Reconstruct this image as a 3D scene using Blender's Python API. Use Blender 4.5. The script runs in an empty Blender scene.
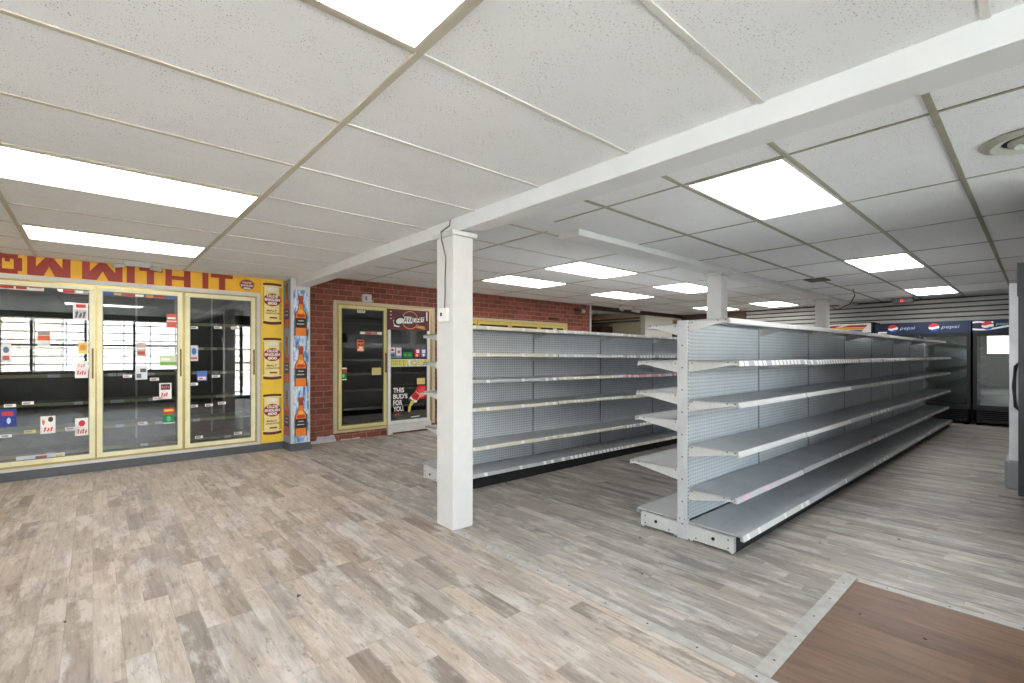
import bpy, bmesh, math, random
from mathutils import Vector
random.seed(7)
S = bpy.context.scene
COL = S.collection
# ------------------------------------------------------------ camera, world, exposure
F, CX, HY, H = 475.0, 512.0, 355.0, 1.25
YAW = math.radians(48.56)
fwx, fwy = math.cos(YAW), math.sin(YAW)
cd = bpy.data.cameras.new('camera'); cam = bpy.data.objects.new('camera', cd); COL.objects.link(cam)
cam.location = (0, 0, H); cam.rotation_euler = (math.pi/2, 0, YAW - math.pi/2)
cd.sensor_width = 36; cd.lens = 36*F/1024; cd.shift_y = (HY-341.5)/1024; cd.clip_start = .02
S.camera = cam
S.view_settings.view_transform = 'Standard'; S.view_settings.look = 'None'
S.view_settings.exposure = 1.08; S.view_settings.gamma = 1; S.view_settings.use_curve_mapping = False
SKY = 8.6; PANEL = 5.4
w = bpy.data.worlds.new('sky'); S.world = w; w.use_nodes = True
nt = w.node_tree; bg = nt.nodes['Background']; bg.inputs[1].default_value = SKY
tc = nt.nodes.new('ShaderNodeTexCoord'); sp = nt.nodes.new('ShaderNodeSeparateXYZ'); cr = nt.nodes.new('ShaderNodeValToRGB')
nt.links.new(tc.outputs['Generated'], sp.inputs[0]); nt.links.new(sp.outputs[2], cr.inputs[0]); nt.links.new(cr.outputs[0], bg.inputs[0])
cr.color_ramp.elements[0].position = 0; cr.color_ramp.elements[0].color = (.95, .97, 1, 1)
cr.color_ramp.elements[1].position = .6; cr.color_ramp.elements[1].color = (.74, .86, 1, 1)

sl = bpy.data.lights.new('sun', 'SUN'); so = bpy.data.objects.new('sun', sl); COL.objects.link(so)
sl.energy = 46; sl.angle = .01; sl.color = (1, .97, .92); so.rotation_euler = (math.radians(-32), math.radians(-28), 0)

def PY(px, py, Y):                     # point of the vertical plane Y=const seen in that direction -> (X, Z)
    s = (px-CX)/F; u = -(py-HY)/F
    rx, ry = fwx+s*fwy, fwy-s*fwx
    t = Y/ry; return (rx*t, H+u*t)
def PX(px, py, X):                     # -> (Y, Z)
    s = (px-CX)/F; u = -(py-HY)/F
    rx, ry = fwx+s*fwy, fwy-s*fwx
    t = X/rx; return (ry*t, H+u*t)

# ------------------------------------------------------------ node helpers / materials
class N:
    def __init__(s, name):
        s.m = bpy.data.materials.new(name); s.m.use_nodes = True; s.t = s.m.node_tree
        s.b = s.t.nodes['Principled BSDF']; s.o = s.t.nodes['Material Output']
    def n(s, k, **kw):
        x = s.t.nodes.new(k)
        for a, v in kw.items(): setattr(x, a, v)
        return x
    def l(s, a, b): s.t.links.new(a, b)
    def math(s, op, a, b=None, c=None):
        x = s.n('ShaderNodeMath', operation=op)
        for i, v in enumerate((a, b, c)):
            if v is None: continue
            if isinstance(v, (int, float)): x.inputs[i].default_value = v
            else: s.l(v, x.inputs[i])
        return x.outputs[0]
    def ramp(s, f, stops, interp='LINEAR'):
        x = s.n('ShaderNodeValToRGB'); r = x.color_ramp; r.interpolation = interp
        while len(r.elements) < len(stops): r.elements.new(.5)
        for e, (p, c) in zip(r.elements, stops):
            e.position = p; e.color = (c, c, c, 1) if isinstance(c, (int, float)) else (*c, 1)
        s.l(f, x.inputs[0]); return x.outputs[0]
    def mix(s, f, a, b, mode='MIX'):
        x = s.n('ShaderNodeMix', data_type='RGBA', blend_type=mode)
        for sock, v in ((x.inputs[0], f), (x.inputs[6], a), (x.inputs[7], b)):
            if isinstance(v, (int, float)): sock.default_value = v
            elif isinstance(v, tuple): sock.default_value = (*v, 1)
            else: s.l(v, sock)
        return x.outputs[2]
    def xyz(s, obj=True):
        t = s.n('ShaderNodeTexCoord'); p = s.n('ShaderNodeSeparateXYZ'); s.l(t.outputs['Object'], p.inputs[0])
        return t.outputs['Object'], p.outputs[0], p.outputs[1], p.outputs[2]
    def comb(s, x, y, z):
        c = s.n('ShaderNodeCombineXYZ')
        for i, v in enumerate((x, y, z)):
            if isinstance(v, (int, float)): c.inputs[i].default_value = v
            else: s.l(v, c.inputs[i])
        return c.outputs[0]
    def noise(s, vec, scale, detail=3, rough=.5):
        x = s.n('ShaderNodeTexNoise'); x.inputs['Scale'].default_value = scale; x.inputs['Detail'].default_value = detail
        x.inputs['Roughness'].default_value = rough; s.l(vec, x.inputs['Vector']); return x.outputs['Fac']
    def bump(s, h, strength=.2, dist=.01):
        x = s.n('ShaderNodeBump'); x.inputs['Strength'].default_value = strength; x.inputs['Distance'].default_value = dist
        s.l(h, x.inputs['Height']); s.l(x.outputs[0], s.b.inputs['Normal'])

def srgb(r, g, b):
    f = lambda c: (c/255)/12.92 if c/255 <= .04045 else ((c/255+.055)/1.055)**2.4
    return (f(r), f(g), f(b))
def plain(name, c, rough=.5, metal=0, var=.06, scale=9, emit=0):
    q = N(name); v, x, y, z = q.xyz()
    n = q.noise(v, scale, 3)
    lo = tuple(k*(1-var) for k in c); hi = tuple(min(1, k*(1+var)) for k in c)
    q.l(q.ramp(n, [(.3, lo), (.7, hi)]), q.b.inputs['Base Color'])
    q.b.inputs['Roughness'].default_value = rough; q.b.inputs['Metallic'].default_value = metal
    if emit:
        q.b.inputs['Emission Color'].default_value = (*c, 1); q.b.inputs['Emission Strength'].default_value = emit
    return q.m
M = {}
def C(r, g, b, rough=.5, **k):                       # cached flat colour
    key = (r, g, b, rough)
    if key not in M: M[key] = plain('paint_%d_%d_%d' % (r, g, b), srgb(r, g, b), rough, **k)
    return M[key]

def m_floor(name, cols, w_, L_, whitewash=.6, axis=0, rough=.42):
    q = N(name); v, x, y, z = q.xyz()
    if axis: x, y = y, x
    row = q.math('FLOOR', q.math('DIVIDE', x, w_))
    wn = q.n('ShaderNodeTexWhiteNoise', noise_dimensions='1D'); q.l(row, wn.inputs['W'])
    yy = q.math('ADD', q.math('DIVIDE', y, L_), q.math('MULTIPLY', wn.outputs[0], 7.3))
    col = q.math('FLOOR', yy)
    idn = q.n('ShaderNodeTexWhiteNoise', noise_dimensions='2D'); q.l(q.comb(row, col, 0), idn.inputs['Vector'])
    rid = idn.outputs[0]
    # some boards are cut in two tones again
    sub = q.math('FLOOR', q.math('MULTIPLY', yy, 2.0))
    id2 = q.n('ShaderNodeTexWhiteNoise', noise_dimensions='2D'); q.l(q.comb(q.math('ADD', row, 31.7), sub, 0), id2.inputs['Vector'])
    tone = q.math('ADD', q.math('MULTIPLY', rid, .62), q.math('MULTIPLY', id2.outputs[0], .38))
    base = q.ramp(tone, cols)
    gv = q.comb(q.math('MULTIPLY', x, 11), q.math('MULTIPLY', y, 1.1), q.math('MULTIPLY', rid, 40))
    grain = q.noise(gv, 3.2, 6, .65)
    fine = q.noise(q.comb(q.math('MULTIPLY', x, 60), q.math('MULTIPLY', y, 4), q.math('MULTIPLY', rid, 9)), 2.2, 4, .6)
    g = q.ramp(grain, [(.28, .66), (.48, 1.0), (.72, 1.16)])
    c = q.mix(1, base, g, 'MULTIPLY')
    c = q.mix(1, c, q.ramp(fine, [(.3, .86), (.65, 1.07)]), 'MULTIPLY')
    big = q.noise(q.comb(q.math('MULTIPLY', x, 5), q.math('MULTIPLY', y, 1.3), q.math('MULTIPLY', rid, 15)), 1.6, 5, .7)
    if whitewash:
        c = q.mix(q.math('MULTIPLY', q.ramp(big, [(.50, 0.0), (.62, 1.0)]), whitewash), c, srgb(208, 202, 196))
        wear = q.noise(q.comb(q.math('MULTIPLY', x, 14), q.math('MULTIPLY', y, 4), q.math('MULTIPLY', rid, 23)), 2.5, 6, .75)
        c = q.mix(q.math('MULTIPLY', q.ramp(wear, [(.575, 0.0), (.66, 1.0)]), .62), c, srgb(104, 95, 88))
        tint = q.noise(q.comb(q.math('MULTIPLY', x, 3), q.math('MULTIPLY', y, 1.0), q.math('MULTIPLY', rid, 51)), 1.3, 3, .6)
        c = q.mix(1, c, q.ramp(tint, [(.3, (1.05, .99, .93)), (.7, (.96, 1.0, 1.04))]), 'MULTIPLY')
    fx = q.math('FRACT', q.math('DIVIDE', x, w_)); fy = q.math('FRACT', yy)
    ex = q.math('LESS_THAN', q.math('MULTIPLY', fx, w_), .0022); ey = q.math('LESS_THAN', q.math('MULTIPLY', fy, L_), .003)
    c = q.mix(q.math('MULTIPLY', q.math('MAXIMUM', ex, ey), .3), c, srgb(82, 74, 68))
    q.l(c, q.b.inputs['Base Color']); q.l(q.ramp(grain, [(.2, rough+.1), (.8, rough-.06)]), q.b.inputs['Roughness'])
    q.bump(grain, .12, .004)
    return q.m
M['floor'] = m_floor('grey_wood_plank', [(.0, srgb(128, 115, 104)), (.2, srgb(150, 138, 127)), (.5, srgb(170, 158, 147)), (1, srgb(186, 174, 162))], .098, .86)
M['floor2'] = m_floor('cool_cast_wood_plank', [(.0, srgb(110, 104, 98)), (.2, srgb(132, 126, 119)), (.5, srgb(150, 144, 137)), (1, srgb(168, 162, 154))], .083, .95)  # greyer tone puts the cooler light beyond the strip into the planks
M['brownfloor'] = m_floor('brown_wood_plank', [(.0, srgb(98, 74, 58)), (.5, srgb(114, 88, 70)), (1, srgb(124, 97, 79))], .19, 1.2, 0)

def m_tile():
    q = N('fissured_ceiling_tile'); v, x, y, z = q.xyz()
    wob = q.noise(v, 14, 2)
    vv = q.comb(q.math('ADD', q.math('MULTIPLY', x, 2.0), q.math('MULTIPLY', wob, .1)), y, 0)
    sp_ = q.noise(vv, 115, 1, .4)
    gate = q.noise(v, 9, 2)
    f = q.math('MULTIPLY', q.ramp(sp_, [(.635, 0.0), (.72, 1.0)]), q.ramp(gate, [(.35, .15), (.6, 1.0)]))
    stain = q.noise(v, .9, 3)
    b = q.ramp(stain, [(.3, srgb(236, 238, 240)), (.7, srgb(243, 245, 247))])
    q.l(q.mix(f, b, srgb(150, 143, 136)), q.b.inputs['Base Color']); q.b.inputs['Roughness'].default_value = .95
    return q.m
M['tile'] = m_tile()
def m_brick():
    q = N('dark_red_brick'); v, x, y, z = q.xyz()
    br = q.n('ShaderNodeTexBrick'); q.l(q.comb(x, z, 0), br.inputs['Vector'])
    br.inputs['Scale'].default_value = 1; br.inputs['Brick Width'].default_value = .215; br.inputs['Row Height'].default_value = .0815
    br.inputs['Mortar Size'].default_value = .0045; br.inputs['Mortar Smooth'].default_value = .3; br.inputs['Bias'].default_value = -.1
    br.inputs['Color1'].default_value = (*srgb(150, 82, 66), 1); br.inputs['Color2'].default_value = (*srgb(116, 60, 48), 1)
    br.inputs['Mortar'].default_value = (*srgb(170, 136, 118), 1)
    n = q.noise(v, 26, 4)
    q.l(q.mix(1, br.outputs[0], q.ramp(n, [(.3, .82), (.7, 1.15)]), 'MULTIPLY'), q.b.inputs['Base Color'])
    q.b.inputs['Roughness'].default_value = .75
    q.bump(q.math('SUBTRACT', 1.0, br.outputs['Fac']), .5, .006)
    return q.m
M['brick'] = m_brick()
def m_peg(name, ribbed):
    q = N(name); v, x, y, z = q.xyz()
    P = .0254
    fx = q.math('SUBTRACT', q.math('FRACT', q.math('DIVIDE', x, P)), .5); fz = q.math('SUBTRACT', q.math('FRACT', q.math('DIVIDE', z, P)), .5)
    d = q.math('SQRT', q.math('ADD', q.math('MULTIPLY', fx, fx), q.math('MULTIPLY', fz, fz)))
    hole = q.ramp(d, [(.16, 1.0), (.24, 0.0)])
    n = q.noise(v, 5, 3)
    b = q.ramp(n, [(.3, srgb(190, 198, 203)), (.7, srgb(200, 207, 212))]) if ribbed else q.ramp(n, [(.3, srgb(214, 219, 224)), (.7, srgb(224, 228, 232))])
    c = q.mix(hole, b, srgb(144, 152, 158) if ribbed else srgb(112, 120, 128))
    if ribbed:
        rib = q.ramp(q.math('ABSOLUTE', fz), [(.30, 0.0), (.48, 1.0)])
        c = q.mix(q.math('MULTIPLY', rib, .3), c, srgb(216, 222, 226))
    q.l(c, q.b.inputs['Base Color']); q.b.inputs['Roughness'].default_value = .5
    q.bump(q.math('SUBTRACT', 1.0, hole), .3, .002)
    return q.m
M['peg'] = m_peg('perforated_grey_steel', False); M['pegrib'] = m_peg('ribbed_perforated_steel', True)
def m_rail(name, base, tag, dens, period=.055):
    q = N(name); v, x, y, z = q.xyz()
    c_ = q.math('FLOOR', q.math('DIVIDE', x, period))
    wn = q.n('ShaderNodeTexWhiteNoise', noise_dimensions='1D'); q.l(c_, wn.inputs['W'])
    on = q.math('LESS_THAN', wn.outputs[0], dens)
    fx = q.math('FRACT', q.math('DIVIDE', x, period))
    ins = q.math('MULTIPLY', on, q.math('LESS_THAN', fx, .72))
    q.l(q.mix(ins, base, tag), q.b.inputs['Base Color']); q.b.inputs['Roughness'].default_value = .35
    return q.m
M['rail'] = m_rail('price_rail_grey', srgb(186, 188, 190), srgb(240, 240, 238), .12)
M['railw'] = m_rail('price_rail_white', srgb(214, 214, 210), srgb(240, 240, 238), .3)
M['railt'] = m_rail('price_rail_tagged', srgb(178, 182, 188), srgb(246, 246, 246), .8, .07)
M['railn'] = m_rail('price_rail_plain', srgb(216, 217, 216), srgb(224, 224, 222), .1)
M['railq'] = m_rail('price_rail_faint_pink', srgb(206, 202, 208), srgb(228, 200, 214), .3, .11)
M['railc'] = m_rail('price_rail_cream', srgb(222, 217, 198), srgb(244, 243, 236), .3)
M['railp'] = m_rail('price_rail_pink', srgb(226, 150, 172), srgb(244, 232, 236), .35)
def m_steel(name, c, metal=.0, rough=.42):
    q = N(name); v, x, y, z = q.xyz()
    n = q.noise(v, 3.5, 5, .65); n2 = q.noise(q.comb(q.math('MULTIPLY', x, 3), q.math('MULTIPLY', y, 30), z), 3, 4)
    lo = tuple(k*.84 for k in c)
    cc = q.ramp(n, [(.35, lo), (.6, c)])
    q.l(q.mix(1, cc, q.ramp(n2, [(.3, .94), (.7, 1.03)]), 'MULTIPLY'), q.b.inputs['Base Color'])
    q.b.inputs['Roughness'].default_value = rough; q.b.inputs['Metallic'].default_value = metal
    return q.m
M['shelf'] = m_steel('grey_enamel_shelf', srgb(184, 187, 190))
M['post'] = m_steel('pale_grey_upright', srgb(206, 208, 211)); M['bracket'] = m_steel('off_white_bracket', srgb(214, 214, 212))
M['cream'] = plain('cream_gold_door_frame', srgb(232, 228, 190), .38, 0)
M['gold'] = plain('gold_trim', srgb(186, 162, 96), .32, .55)
M['gold_dark'] = plain('brushed_gold_trim', srgb(150, 130, 76), .35, .5)
M['white'] = plain('white_paint', srgb(212, 212, 210), .5, var=.03)
M['beam'] = plain('off_white_beam_paint', srgb(228, 230, 231), .55, var=.03, scale=3)
M['tee'] = plain('beige_ceiling_tee', srgb(196, 189, 174), .45, var=.05); M['teeg'] = plain('aged_grey_tee', srgb(158, 157, 140), .5, var=.08)
M['teew'] = plain('white_ceiling_tee', srgb(214, 212, 207), .45, var=.03)
M['black'] = plain('black_plastic', srgb(16, 16, 18), .4); C(9, 9, 11, .75).node_tree.nodes['Principled BSDF'].inputs['Specular IOR Level'].default_value = .08
M['blackm'] = plain('matte_black_kick', srgb(22, 22, 24), .6)
M['dark'] = plain('dark_grey_liner', srgb(62, 62, 60), .6, var=.15, scale=3)
M['darker'] = plain('near_black_liner', srgb(34, 34, 34), .6, var=.15)
M['kick'] = plain('grey_vinyl_cove_base', srgb(84, 87, 92), .5)
M['bronze'] = plain('dark_bronze_handle', srgb(96, 74, 40), .3, .7)
M['diffuser'] = N('lit_acrylic_diffuser').m
d_ = M['diffuser'].node_tree.nodes['Principled BSDF']; d_.inputs['Base Color'].default_value = (.9, .9, .9, 1)
d_.inputs['Emission Color'].default_value = (1, .985, .96, 1); d_.inputs['Emission Strength'].default_value = PANEL
def m_glass(name, tint, k, base=.02, rough=.0):
    q = N(name); q.t.nodes.remove(q.b)
    tr = q.n('ShaderNodeBsdfTransparent'); tr.inputs[0].default_value = (*tint, 1)
    gl = q.n('ShaderNodeBsdfAnisotropic') if False else q.n('ShaderNodeBsdfGlossy'); gl.inputs['Roughness'].default_value = rough
    fr = q.n('ShaderNodeFresnel'); fr.inputs[0].default_value = 1.5
    f = q.math('MINIMUM', q.math('ADD', q.math('MULTIPLY', fr.outputs[0], k), base), 1.0)
    mx = q.n('ShaderNodeMixShader'); q.l(f, mx.inputs[0]); q.l(tr.outputs[0], mx.inputs[1]); q.l(gl.outputs[0], mx.inputs[2])
    q.l(mx.outputs[0], q.o.inputs[0]); return q.m
M['glass'] = m_glass('cooler_door_glass', (.80, .84, .84), 2.4, .03); M['winglass'] = m_glass('shopfront_glass', (.95, .97, .97), 1.2)
def m_slat():
    q = N('grey_slatwall'); v, x, y, z = q.xyz()
    n = q.noise(q.comb(x, q.math('MULTIPLY', y, .6), q.math('MULTIPLY', z, 6)), 3, 4)
    q.l(q.ramp(n, [(.3, srgb(196, 195, 190)), (.7, srgb(214, 213, 208))]), q.b.inputs['Base Color']); q.b.inputs['Roughness'].default_value = .5
    return q.m
M['slat'] = m_slat()
M['asphalt'] = plain('asphalt', srgb(176, 174, 168), .9, var=.12, scale=2)
def m_ice():
    q = N('icy_blue_print'); v, x, y, z = q.xyz()
    n = q.noise(q.comb(q.math('MULTIPLY', x, 16), q.math('MULTIPLY', y, 16), q.math('MULTIPLY', z, 5)), 1.3, 5, .6)
    q.l(q.ramp(n, [(.34, srgb(48, 84, 150)), (.47, srgb(128, 172, 216)), (.58, srgb(226, 238, 248)), (.75, srgb(90, 134, 196))]), q.b.inputs['Base Color'])
    q.b.inputs['Roughness'].default_value = .35
    return q.m
M['ice'] = m_ice()

# ------------------------------------------------------------ mesh helpers
OFF = {}
class Face:
    def __init__(s, O, R, U=(0, 0, 1)):
        s.O = Vector(O); s.R = Vector(R); s.U = Vector(U); s.Nn = s.R.cross(s.U)
    def p(s, a, b, c=0): return s.O + s.R*a + s.U*b + s.Nn*c
class MB:
    def __init__(s): s.v = []; s.f = []; s.i = []; s.smooth = []
    def add(s, vs, fs, mi=0, sm=False):
        o = len(s.v); s.v += [tuple(p) for p in vs]
        for f in fs: s.f.append(tuple(k+o for k in f)); s.i.append(mi); s.smooth.append(sm)
        return s
    def box(s, x0, x1, y0, y1, z0, z1, mi=0):
        x0, x1 = min(x0, x1), max(x0, x1); y0, y1 = min(y0, y1), max(y0, y1); z0, z1 = min(z0, z1), max(z0, z1)
        v = [(x, y, z) for z in (z0, z1) for y in (y0, y1) for x in (x0, x1)]
        return s.add(v, [(0, 2, 3, 1), (4, 5, 7, 6), (0, 1, 5, 4), (2, 6, 7, 3), (0, 4, 6, 2), (1, 3, 7, 5)], mi)
    def prism(s, face, pts, c0, c1, mi=0):
        n = len(pts)
        v = [face.p(a, b, c0) for a, b in pts] + [face.p(a, b, c1) for a, b in pts]
        f = [tuple(range(n))[::-1], tuple(range(n, 2*n))] + [(i, (i+1) % n, n+(i+1) % n, n+i) for i in range(n)]
        return s.add(v, f, mi)
    def rect(s, face, a0, b0, a1, b1, c0, c1, mi=0):
        a0, a1 = min(a0, a1), max(a0, a1); b0, b1 = min(b0, b1), max(b0, b1)
        return s.prism(face, [(a0, b0), (a1, b0), (a1, b1), (a0, b1)], c0, c1, mi)
    def text(s, face, a0, b0, a1, b1, c, string, mi=0, bold=.03, shear=0):
        vs, fs = glyphs(string, bold, shear)
        return s.add([face.p(a0+(a1-a0)*u, b0+(b1-b0)*v_, c) for u, v_ in vs], fs, mi)
    def tube(s, pts, r, n=8, mi=0):
        pts = [Vector(p) for p in pts]; rings = []
        for k, p in enumerate(pts):
            d = (pts[min(k+1, len(pts)-1)]-pts[max(k-1, 0)]).normalized()
            a = d.cross(Vector((0, 0, 1)))
            if a.length < .05: a = d.cross(Vector((1, 0, 0)))
            a.normalize(); b = d.cross(a)
            rings.append([p+a*(r*math.cos(2*math.pi*j/n))+b*(r*math.sin(2*math.pi*j/n)) for j in range(n)])
        v = [q for rg in rings for q in rg]; f = []
        for k in range(len(pts)-1):
            for j in range(n): f.append((k*n+j, k*n+(j+1) % n, (k+1)*n+(j+1) % n, (k+1)*n+j))
        f.append(tuple(range(n))[::-1]); f.append(tuple((len(pts)-1)*n+j for j in range(n)))
        return s.add(v, f, mi, True)
    def lathe(s, c, prof, n=24, mi=0):           # profile [(r, z)] about a vertical axis
        v = [(c[0]+r*math.cos(2*math.pi*j/n), c[1]+r*math.sin(2*math.pi*j/n), c[2]+z) for r, z in prof for j in range(n)]
        f = [(k*n+j, k*n+(j+1) % n, (k+1)*n+(j+1) % n, (k+1)*n+j) for k in range(len(prof)-1) for j in range(n)]
        f += [tuple(range(n))[::-1], tuple((len(prof)-1)*n+j for j in range(n))]
        return s.add(v, f, mi)
def ell(cx, cy, rx, ry, n=24, a0=0, a1=360):
    full = (a1-a0) >= 360
    return [(cx+rx*math.cos(math.radians(a0+(a1-a0)*k/(n if full else n-1))), cy+ry*math.sin(math.radians(a0+(a1-a0)*k/(n if full else n-1)))) for k in range(n)]
GC = {}
def glyphs(string, bold, shear=0):
    key = (string, bold, shear)
    if key in GC: return GC[key]
    cu = bpy.data.curves.new('glyphs', 'FONT'); cu.body = string; cu.offset = bold; cu.resolution_u = 3; cu.align_x = 'CENTER'; cu.space_line = .8
    cu.shear = shear
    o = bpy.data.objects.new('glyphs', cu); COL.objects.link(o)
    dg = bpy.context.evaluated_depsgraph_get(); dg.update()
    me = bpy.data.meshes.new_from_object(o.evaluated_get(dg))
    xs = [v.co.x for v in me.vertices]; ys = [v.co.y for v in me.vertices]
    x0, x1, y0, y1 = min(xs), max(xs), min(ys), max(ys)
    r = ([((v.co.x-x0)/(x1-x0), (v.co.y-y0)/(y1-y0)) for v in me.vertices], [tuple(p.vertices) for p in me.polygons])
    bpy.data.objects.remove(o); bpy.data.curves.remove(cu); bpy.data.meshes.remove(me)
    GC[key] = r; return r
def mk(name, mb, mats, parent=None, bevel=0, label=None):
    off = OFF.get(parent.name, (0, 0, 0)) if parent else (0, 0, 0)
    me = bpy.data.meshes.new(name)
    me.from_pydata([(v[0]-off[0], v[1]-off[1], v[2]-off[2]) for v in mb.v], [], mb.f)
    if not isinstance(mats, (list, tuple)): mats = [mats]
    for m in mats: me.materials.append(m)
    for p, i, sm in zip(me.polygons, mb.i, mb.smooth): p.material_index = i; p.use_smooth = sm
    me.update()
    bm = bmesh.new(); bm.from_mesh(me); bmesh.ops.recalc_face_normals(bm, faces=bm.faces); bm.to_mesh(me); bm.free()
    o = bpy.data.objects.new(name, me); COL.objects.link(o)
    if parent: o.parent = parent; OFF[o.name] = off
    if bevel:
        b = o.modifiers.new('bevel', 'BEVEL'); b.width = bevel; b.segments = 2; b.limit_method = 'ANGLE'; b.angle_limit = math.radians(40)
    if label: o['label'] = label
    return o
def thing(name, label, cat, loc=(0, 0, 0), rz=0, group=None, local=False):
    o = bpy.data.objects.new(name, None); COL.objects.link(o); o.location = loc; o.rotation_euler = (0, 0, rz); o.empty_display_size = .1
    o['label'] = label; o['category'] = cat
    if group: o['group'] = group
    OFF[o.name] = (0, 0, 0) if local else tuple(loc)
    return o
def tag(o, label, cat, group=None, kind=None):
    o['label'] = label; o['category'] = cat
    if group: o['group'] = group
    if kind: o['kind'] = kind
    return o
def struct(name, mb, mat, bevel=0):
    o = mk(name, mb, mat, None, bevel); o['kind'] = 'structure'; return o

# ------------------------------------------------------------ the room shell
YW, YB = 6.80, 6.86                # cooler wall and brick wall planes
ZL, ZR = 2.25, 2.37                # the two ceiling heights
XE, YF, YS, XW = 12.45, -1.80, -.65, -3.2
struct('floor', MB().box(XW, 1.93, YF-.1, 9.6, -.1, 0), M['floor'])
struct('floor_2', MB().box(1.93, 13.6, YF-.1, 9.6, -.1, 0), M['floor2'])
b = MB().box(1.96, 3.15, YF, .74, 0, .004)
struct('floor_1', b, M['brownfloor'])
struct('ceiling', MB().box(XW, 2.0, YF, 7.0, ZL, ZL+.06), M['tile'])
struct('ceiling_1', MB().box(2.0, 13.6, YF, 9.6, ZR, ZR+.06), M['tile'])
# cooler wall with its opening, brick wall with two openings
def wall_holes(mb, x0, x1, z0, z1, y0, y1, holes):
    xs = sorted({x0, x1, *[h[0] for h in holes], *[h[1] for h in holes]})
    for a, c in zip(xs, xs[1:]):
        hs = sorted([(h[2], h[3]) for h in holes if h[0] <= a+1e-6 and h[1] >= c-1e-6])
        z = z0
        for h0, h1 in hs:
            if h0 > z+1e-4: mb.box(a, c, y0, y1, z, h0)
            z = h1
        if z < z1-1e-4: mb.box(a, c, y0, y1, z, z1)
    return mb
struct('wall_left', wall_holes(MB(), XW, 1.95, 0, ZL, YW, YW+.12, [(-.80, 1.61, .11, 2.02)]), plain('yellow_wall_wrap', srgb(222, 178, 40), .5))
struct('wall_left_1', wall_holes(MB(), 1.95, 8.40, 0, ZR, YB, YB+.14, [(2.64, 4.27, .14, 2.0), (4.42, 7.55, .14, 1.86)]), M['brick'])
# outer walls
struct('wall_front', wall_holes(MB(), XW, 4.4, 0, ZR, YF-.12, YF, [(-2.9, 1.72, .85, 2.12), (2.80, 3.62, 0, 2.12), (3.75, 4.25, .85, 2.12)]), C(112, 110, 106))
struct('wall_right', MB().box(4.4, XE, YS-.1, YS, 0, ZR), M['white'])
struct('wall_right_1', MB().box(4.3, 4.4, YF, YS, 0, ZR), M['white'])
b = MB()
for y0_, y1_, z0_, z1_ in ((YF, -1.5, 0, ZR), (1.7, 7.0, 0, ZR), (-1.5, 1.7, 0, 1.25), (-1.5, 1.7, 2.12, ZR)): b.box(XW-.1, XW, y0_, y1_, z0_, z1_)
struct('wall_near', b, M['white'])
b = MB().box(XE+.015, XE+.12, YS-.1, 5.1, 0, ZR, 1)
z = .05
while z < ZR-.03:
    b.prism(Face((0, YS, 0), (1, 0, 0)), [(XE+.02, z+.006), (XE-.010, z+.010), (XE-.028, z+.066), (XE+.02, z+.072)], 0, -(5.1-YS)); z += .0925
struct('wall_back', b, [M['slat'], C(70, 70, 70)])
struct('wall_back_1', MB().box(XE-.05, XE+.12, 5.1, YB, 0, ZR), plain('dim_brown_wall', srgb(92, 70, 58), .7))
# passage beyond the brick wall
struct('wall_passage', MB().box(10.6, XE+.12, YB, YB+.12, 0, ZR), plain('cream_partition', srgb(224, 222, 210), .6, var=.02))
struct('wall_passage_1', MB().box(10.6, 10.72, YB+.12, 9.5, 0, ZR), plain('beige_partition', srgb(206, 196, 166), .6, var=.02))
struct('wall_passage_2', MB().box(8.2, 13.5, 9.5, 9.6, 0, ZR), plain('pale_grey_panel', srgb(186, 188, 184), .6))
struct('wall_passage_3', MB().box(8.28, 8.40, YB+.14, 9.5, 0, ZR), M['white'])
struct('trim_1', MB().box(8.38, 8.425, YB-.02, YB+.14, 0, ZR), M['white'])
struct('trim_2', MB().box(8.425, 13.4, YB-.02, YB+.02, ZR-.10, ZR), plain('dark_brown_soffit', srgb(70, 48, 40), .6))
# passage pipes
b = MB(); [b.tube([(10.56, 7.0, z_), (10.56, 9.3, z_)], .022) for z_ in (2.13,)]
tag(mk('wall_pipe', b, M['kick']), 'dark grey pipe running along the beige wall of the passage, lower of two', 'pipe')
b = MB(); b.tube([(10.56, 7.0, 2.21), (10.56, 9.3, 2.21)], .022)
tag(mk('wall_pipe', b, C(120, 70, 56)), 'brown pipe running along the beige wall of the passage, upper of two', 'pipe')
t = thing('storage_cabinet', 'dark brown cabinet standing in the passage past the brick wall', 'cabinet', (10.35, 8.4, 0))
mk('cabinet_body', MB().box(10.12, 10.59, 7.86, 9.0, 0, 2.02), C(70, 38, 34), t, .006)
mk('cabinet_door', MB().box(10.095, 10.12, 7.88, 8.98, .08, 2.0), C(78, 44, 38), t, .004)
t = thing('wall_panel', 'black hatch panel on the cream partition behind the long shelving', 'panel', (12.1, YB, 1.2))
mk('hatch', MB().box(11.93, 12.38, YB-.03, YB, .9, 1.96), M['black'], t); mk('hatch_frame', MB().box(11.91, 12.42, YB-.02, YB, .88, 1.98), C(60, 58, 56), t)
tag(mk('wood_header', MB().box(11.93, 12.42, YB-.045, YB, 2.06, 2.2), C(160, 130, 100)), 'pale wooden header board above the black hatch on the partition', 'board')
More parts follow.
